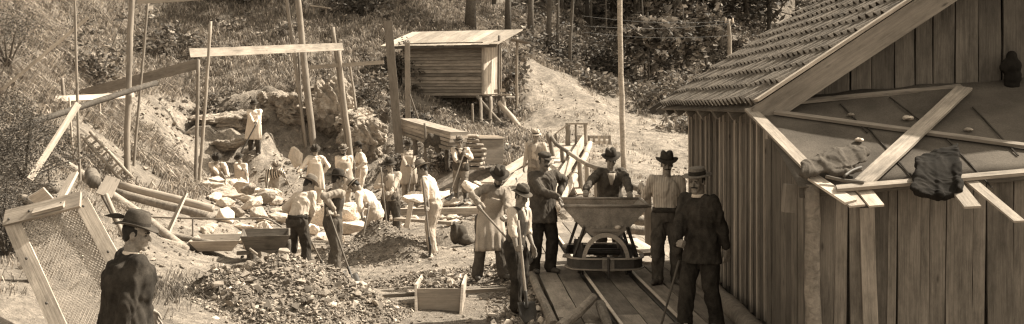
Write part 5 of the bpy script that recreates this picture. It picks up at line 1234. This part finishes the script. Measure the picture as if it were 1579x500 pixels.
# rock outcrops of the quarry face
for px, py, Y, r, sq, l in ((352, 182, 36.6, .95, (1.5, .9, .55), 'overhanging rock ledge above the leftmost worker'), (432, 168, 37.2, .9, (1.3, .9, .8), 'rough rock outcrop left of the thick leaning pole'), (500, 168, 37.4, 1.15, (1.0, .8, 1.1), 'bright rock face between the leaning poles'), (548, 186, 37, .8, (1.4, 1, .6), 'dark overhanging rock right of the long board posts'), (560, 215, 36, .9, (1.1, .8, .9), 'broken rock mass behind the tallest man in white'), (340, 222, 35.5, .6, (1.6, .8, .5), 'low rock ledge behind the leftmost worker')):
    p = P(px, py, Y); o = stone(p, r*1.12, l, name='rock_outcrop', sq=sq, rot=(.2, .1, px*.1)); o.data = CRAGS[px % 3]; o['category'] = 'rock'
# ------------------------------------------------------------------ vegetation
def leaf_mat(name, stops, two=True):
    m, nt, b = newmat(name); ge = N(nt, 'ShaderNodeNewGeometry'); c = ramp(nt, ge.outputs['Random Per Island'], stops)
    nt.links.new(c, b.inputs['Base Color']); b.inputs['Roughness'].default_value = .7; b.inputs['Specular IOR Level'].default_value = .3
    tr = N(nt, 'ShaderNodeBsdfTranslucent'); nt.links.new(c, tr.inputs['Color']); mx = N(nt, 'ShaderNodeMixShader'); mx.inputs[0].default_value = .25
    nt.links.new(b.outputs[0], mx.inputs[1]); nt.links.new(tr.outputs[0], mx.inputs[2]); nt.links.new(mx.outputs[0], nt.nodes['Material Output'].inputs[0]); M[name] = m
leaf_mat('grass blade', [(0, .11), (.5, .24), (.85, .39), (1, .56)]); leaf_mat('leaf', [(0, .05), (.5, .12), (.85, .22), (1, .40)]); leaf_mat('dark leaf', [(0, .03), (.6, .075), (.95, .14), (1, .2)])
def blades(name, label, xs, ys, lmin, lmax, wid, per=3, droop=.8, kind='stuff', mat='grass blade'):
    n = len(xs)*per; xs = np.repeat(xs, per)+rng.normal(0, .07, n); ys = np.repeat(ys, per)+rng.normal(0, .07, n); z = hgt(xs, ys)
    e = .15; gx_ = (hgt(xs+e, ys)-z)/e; gy_ = (hgt(xs, ys+e)-z)/e
    L_ = rng.uniform(lmin, lmax, n); a = rng.uniform(0, 6.28, n); out = np.stack([np.cos(a)*.5-gx_*droop, np.sin(a)*.5-gy_*droop, np.zeros(n)], -1)
    out *= (L_*.55)[:, None]; b0 = np.stack([xs, ys, z-.02], -1); sdv = np.stack([-np.sin(a), np.cos(a), np.zeros(n)], -1)*(wid*rng.uniform(.6, 1.3, n))[:, None]*.5
    up = np.zeros((n, 3)); up[:, 2] = L_
    mid = b0+up*.48+out*.6; tip = b0+up*(.5-.55*rng.random(n))[:, None]+out*1.5
    v = np.stack([b0-sdv, b0+sdv, mid+sdv*.8, mid-sdv*.8, tip], 1).reshape(-1, 3); i0 = np.arange(n)[:, None]*5
    f = np.concatenate([i0+np.array([[0, 1, 2]]), i0+np.array([[0, 2, 3]]), i0+np.array([[3, 2, 4]])], 0)
    o = link(name, npmesh(name, v, f), mat); o['kind'] = kind; o['label'] = label; o['category'] = 'grass'; return o
def sample(n, x0, x1, y0, y1, thr=.5, keep=None):
    xs = rng.uniform(x0, x1, n); ys = rng.uniform(y0, y1, n); z = hgt(xs, ys); px, py = px_of(xs, ys, z)
    k = (masks(xs, ys, z)+rng.normal(0, .12, n) < thr) & (px > -40) & (px < 1180) & (py > -30) & (py < 520) & ~((xs > xc(ys)-1.3) & (ys < 25)) & ~((np.abs((px-131)*.72-(py-207)+2)/1.23 < 15) & (py > 190) & (py < 292) & (ys > 18))
    cl = fbm(np.stack([xs, ys, xs*0], -1), 1.1, 21, 3); k &= cl > rng.uniform(-1.1, .3, n)
    return xs[k], ys[k]
xs, ys = sample(60000, -24, 2, 22, 56); blades('hillside_grass', 'long hanging grass covering the hillside', xs, ys, .18, .5, .026, 7)
xs, ys = sample(12000, 0, 26, 34, 70); blades('slope_grass', 'dry grass above the washed sand slope', xs, ys, .25, .6, .04, 6)
xs, ys = sample(9000, -12, -3.5, 9, 27); blades('bank_grass', 'grass on the left bank beside the logs', xs, ys, .06, .24, .012, 7)
xs = rng.uniform(1, 14, 900); ys = rng.uniform(30, 46, 900); k_ = fbm(np.stack([xs*.4+ys*.35, ys*.12, xs*0], -1), 2.2, 44, 3) > .1; blades('slope_grass', 'thin grass in streaks down the washed sand slope', xs[k_], ys[k_], .12, .3, .02, 7)
# sparse tufts on the bare earth, lower left
xs = rng.normal(-4.35, .25, 160); ys = rng.normal(13.3, .7, 160); blades('bank_grass', 'tuft of long grass right of the man in the dark suit', xs, ys, .12, .32, .008, 9, 1.2, 'stuff', 'leaf')
def leaves(cs, n, size, spread, squash=1.0, flat=.5):
    """n leaf quads round every centre; arrays of quads"""
    k = len(cs); d = rng.normal(size=(k, n, 3)); d /= np.linalg.norm(d, axis=-1, keepdims=True); rad = rng.random((k, n, 1))**.5
    sp = np.broadcast_to(np.asarray(spread, float).reshape(-1, 1, 1), (k, 1, 1)); p = cs[:, None]+d*rad*sp*np.array([1, 1, squash])
    p = p.reshape(-1, 3); N_ = len(p); a = rng.normal(size=(N_, 3)); a[:, 2] *= flat; a /= np.linalg.norm(a, axis=1, keepdims=True); b_ = np.cross(a, rng.normal(size=(N_, 3))); b_ /= np.linalg.norm(b_, axis=1, keepdims=True)
    s = (size*rng.uniform(.5, 1.4, N_))[:, None]; v = np.stack([p-a*s, p+b_*s*.45, p+a*s, p-b_*s*.45], 1).reshape(-1, 3); return v, np.arange(N_*4).reshape(-1, 4)
def leafobj(name, cs, n, size, spread, mat, **k):
    v, f = leaves(np.asarray(cs, float), n, size, spread, **k); return link(name, npmesh(name, v, f), mat)
# low ground cover in clumps over the hillside
xs, ys = sample(1300, -24, 2, 27, 54, .4); k_ = (fbm(np.stack([xs, ys, xs*0], -1), .55, 33, 3) > .05) & (px_of(xs, ys, 0)[0] > 330); xs, ys = xs[k_], ys[k_]
o = leafobj('undergrowth', np.stack([xs, ys, hgt(xs, ys)+.15], -1), 46, .085, .34, 'leaf', squash=.7); o['kind'] = 'stuff'; o['label'] = 'low leafy undergrowth in clumps over the hillside'; o['category'] = 'undergrowth'
xs, ys = sample(2200, 0, 30, 40, 75, .5)
o = leafobj('undergrowth', np.stack([xs, ys, hgt(xs, ys)+.25], -1), 46, .13, .55, 'leaf', squash=.8); o['kind'] = 'stuff'; o['label'] = 'low leafy undergrowth below the forest edge'; o['category'] = 'undergrowth'
def bush(px, py, Y, r, label, mat='leaf', size=.06, n=34, h=1.0, group=None):
    b0 = P(px, py, Y); b0.z = H(b0.x, b0.y); t = thing('bush'); cs = []
    for i in range(int(26)):
        d = V((random.gauss(0, .5), random.gauss(0, .5), abs(random.gauss(0, .5))*h)); cs.append(b0+d*r+UP*r*.25)
    part(leafobj('foliage', [tuple(c) for c in cs], n, size, r*.38, mat), t)
    mb = MB()
    for c in cs[:9]: mb.tube([b0, b0.lerp(c, .5)+UP*.05*r, c], [.02*r+.006, .012*r+.004, .004], 6)
    part(mb.obj('stems', 'bark_dark'), t); return tag(t, label, 'bush', group)
for a in [(5, 270, 13.5, .75, 'dark bush at the left edge above the mesh screen', 'dark leaf', .016, 320), (38, 245, 15.5, .7, 'dark bush behind the one at the left edge', 'dark leaf', .017, 320), (10, 330, 12.5, .55, 'low dark bush at the left edge beside the mesh screen', 'dark leaf', .015, 320), (4, 225, 16, .6, 'leafy bush above the dark bushes at left edge', 'dark leaf', .018, 260),
          (12, 45, 24, 1.2, 'large bush in the upper left corner', 'dark leaf', .022, 260), (150, 70, 31, 1.0, 'bush between the thin and the thick scaffold poles', 'leaf', .08, 50), (265, 60, 40, 1.3, 'bush high on the hillside right of the thick scaffold pole', 'leaf', .10, 50),
          (380, 20, 45, 1.4, 'dark bush high on the hillside left of the leaning poles', 'dark leaf', .10, 50), (560, 40, 46, 1.2, 'bush high on the hillside left of the upright planks', 'dark leaf', .10, 50), (625, 130, 41.5, .9, 'bush left of the shed on stilts', 'dark leaf', .08, 50), (635, 175, 38.0, .7, 'dark shrub below the shed on stilts', 'dark leaf', .08, 50),
          (620, 255, 35.5, .8, 'grassy bush behind the young man in the long apron', 'leaf', .06, 60), (690, 270, 33, .6, 'bush beside the coat on the stake', 'leaf', .06, 60), (860, 140, 50, 1.2, 'dark shrub at the top of the sand slope', 'dark leaf', .10, 60), (930, 150, 52, 1.2, 'dark shrub above the sand slope', 'dark leaf', .10, 60), (1030, 190, 44, 1.1, 'shrub at the right end of the sand slope', 'leaf', .10, 60), (330, 205, 37.5, .6, 'small shrub over the left hollow of the rock bank', 'leaf', .07, 50), (565, 150, 38.8, .9, 'shrub hanging over the rock bank', 'leaf', .08, 50)]:
    bush(*a)
def tree(px, py, Y, r, hgt_, label, kind='broad', cr=3.0, cz=.6, n=40, size=.22, mat='dark leaf', lean=0, base=None, group=None, ncl=60):
    b0 = P(px, py, Y); b0.z = H(b0.x, b0.y)-.15; t = thing({'broad': 'leafy_tree', 'spruce': 'spruce_tree', 'bare': 'tall_tree'}[kind]); top = b0+V((lean, random.uniform(-.3, .3), hgt_))
    mb = MB(); pts = [b0.lerp(top, i/8)+V((noise.noise(b0+V((i, 0, 0)))*r*.9, noise.noise(b0+V((0, i, 0)))*r*.9, 0))*(i > 0) for i in range(9)]; mb.tube(pts, [r*(1.25 if i == 0 else 1)*(1-.085*i) for i in range(9)], 10, True, .05)
    cs = []; sp = []
    if kind == 'spruce':
        for i in range(ncl):
            f = random.random()**.8; z = cz+(1-cz)*f; rr = cr*(1-f)*.9+.15; a = random.uniform(0, 6.28); q_ = rr*random.uniform(.3, 1); c = b0.lerp(top, z)+V((math.cos(a)*q_, math.sin(a)*q_, -q_*.35)); cs.append(c); sp.append(.35+.28*cr*(1-f))
            if i % 4 == 0: mb.tube([b0.lerp(top, z), c], [.03, .01], 5)
    else:
        for i in range(ncl):
            d = V((random.gauss(0, 1), random.gauss(0, 1), random.gauss(0, 1))).normalized()*random.random()**.4; c = b0.lerp(top, cz+(1-cz)*.5)+V((d.x*cr, d.y*cr, d.z*hgt_*(1-cz)*.55)); cs.append(c); sp.append(cr*random.uniform(.16, .34))
            if i % 5 == 0: mb.tube([b0.lerp(top, max(cz*.8, cz+(1-cz)*.3*random.random())), b0.lerp(c, .6)*.4+c*.6, c], [r*.3, r*.18, .015], 5)
    if kind == 'bare':
        for i in range(7):
            z = random.uniform(.15, .6); a = random.uniform(0, 6.28); p0 = b0.lerp(top, z); mb.tube([p0, p0+V((math.cos(a)*.7, math.sin(a)*.7, -.1))], [.025, .006], 5)
    part(mb.obj('trunk', 'bark_dark', True), t); part(leafobj('crown', [tuple(c) for c in cs], n, size, sp, mat), t); return tag(t, label, 'tree', group)
# tall trunks on the slope above the shed on stilts
for a in [(637, 45, 49, .16, 'trunk above the left end of the stilt shed roof'), (725, 52, 47, .22, 'stout trunk rising just behind the stilt shed roof'), (761, 20, 54, .10, 'thin trunk between two stouter ones behind the stilt shed'), (783, 50, 50, .15, 'trunk right of the stout one behind the stilt shed'), (818, 68, 52, .15, 'leaning trunk, first right of the stilt shed porch'), (845, 96, 50, .13, 'trunk at the top edge of the sand slope'), (878, 128, 48, .08, 'slender trunk farthest down the sand slope edge'), (866, 60, 58, .12, 'trunk behind the slender one on the sand slope edge')]:
    tree(a[0], a[1], a[2], a[3], random.uniform(13, 16), 'tall '+a[4], 'bare', 2.2, .62, 30, .2, lean=random.uniform(.1, .7), ncl=30)
fl = 'forest trees beyond the sand slope'
for px, Y, cr, h, kd, mt, l in [(905, 60, 2.2, 12, 'broad', 'dark leaf', 'dark leafy tree left of the tall bare pole'), (945, 66, 2.6, 15, 'spruce', 'dark leaf', 'dark spruce behind the tall bare pole'), (985, 58, 2.2, 9, 'broad', 'leaf', 'light leaved tree just right of the tall bare pole'), (1010, 64, 2.6, 12, 'broad', 'leaf', 'light leaved tree, second right of the tall bare pole'), (1045, 60, 2.4, 9, 'broad', 'leaf', 'rounded pale tree between bare pole and shed roof'),
                              (1075, 70, 2.8, 16, 'spruce', 'dark leaf', 'tall dark spruce left of the line post'), (1110, 66, 2.8, 14, 'broad', 'dark leaf', 'dark leafy tree behind the line post'), (1150, 72, 3.0, 17, 'spruce', 'dark leaf', 'dark spruce right of the line post'), (1185, 66, 3.0, 13, 'broad', 'dark leaf', 'dark leafy tree above the shed roof'), (1230, 74, 3.2, 16, 'broad', 'leaf', 'leafy tree highest above the shed roof'),
                              (890, 72, 2.6, 17, 'spruce', 'dark leaf', 'far spruce behind the slender slope trunk'), (960, 78, 3.2, 18, 'spruce', 'dark leaf', 'far spruce deep in the forest'), (1030, 80, 3.4, 19, 'broad', 'dark leaf', 'far dark tree deep in the forest'), (850, 70, 2.6, 15, 'broad', 'dark leaf', 'dark tree over the top edge of the sand slope'), (1130, 84, 3.6, 18, 'broad', 'dark leaf', 'far dark tree behind the line post'), (800, 66, 2.6, 15, 'broad', 'dark leaf', 'dark tree above the stilt shed porch'),
                              (1060, 54, 1.6, 4.5, 'broad', 'leaf', 'small leafy tree at the far end of the shed roof'), (1000, 52, 1.5, 4, 'broad', 'leaf', 'small leafy tree above the sand slope')]:
    tree(px, 100, Y, .16 if h > 6 else .06, h, l, kd, cr, .12 if kd == 'broad' else .08, 46, .20 if Y < 62 else .24, mt, random.uniform(-.4, .4), ncl=74 if h > 6 else 40)
tree(860, 100, 50, .09, 7, 'crooked pale dead looking sapling on the sand slope edge', 'bare', .8, .75, 20, .12, ncl=8)
for px, Y, r, l in ((912, 56, .06, 'slim pale trunk left of the tall bare pole'), (936, 57, .045, 'thin crooked trunk close left of the tall bare pole'), (995, 55, .05, 'slim trunk among the light leaved trees'), (1032, 58, .06, 'slim trunk between light leaved trees and spruce'), (1090, 60, .07, 'slim pale trunk in the dark forest left of the line post')):
    tree(px, 100, Y, r, random.uniform(10, 13), l, 'bare', 1.2, .7, 20, .18, lean=random.uniform(-.8, .8), ncl=16)
# line post with wires in the forest
lp = thing('line_post'); part(MB().log(P(1124, 30, 50), P(1127, 140, 50), .09, .10, .004).obj('post', 'wood_pale', True), lp)
part(MB().beam(P(1118, 34, 50), P(1131, 33, 50), .06, .06).obj('crossarm', 'wood_mid'), lp)
for x in (1119, 1130): part(MB().cap(P(x, 34, 50), P(x, 29, 50), .05, .04).obj('insulator', 'white cloth'), lp)
tag(lp, 'pale post carrying wires in front of the dark forest', 'post')
for y0, y1, dy in ((25, 33, 'upper'), (40, 36, 'middle'), (50, 55, 'lower')):
    mb = MB(); pts = [P(900+(1128-900)*i/12, y0+(y1-y0)*i/12+6*math.sin(math.pi*i/12), 44+6*i/12) for i in range(13)]; mb.tube(pts, .007, 5); tag(mb.obj('wire', 'iron_dark'), dy+' of three wires running to the pale line post', 'wire')
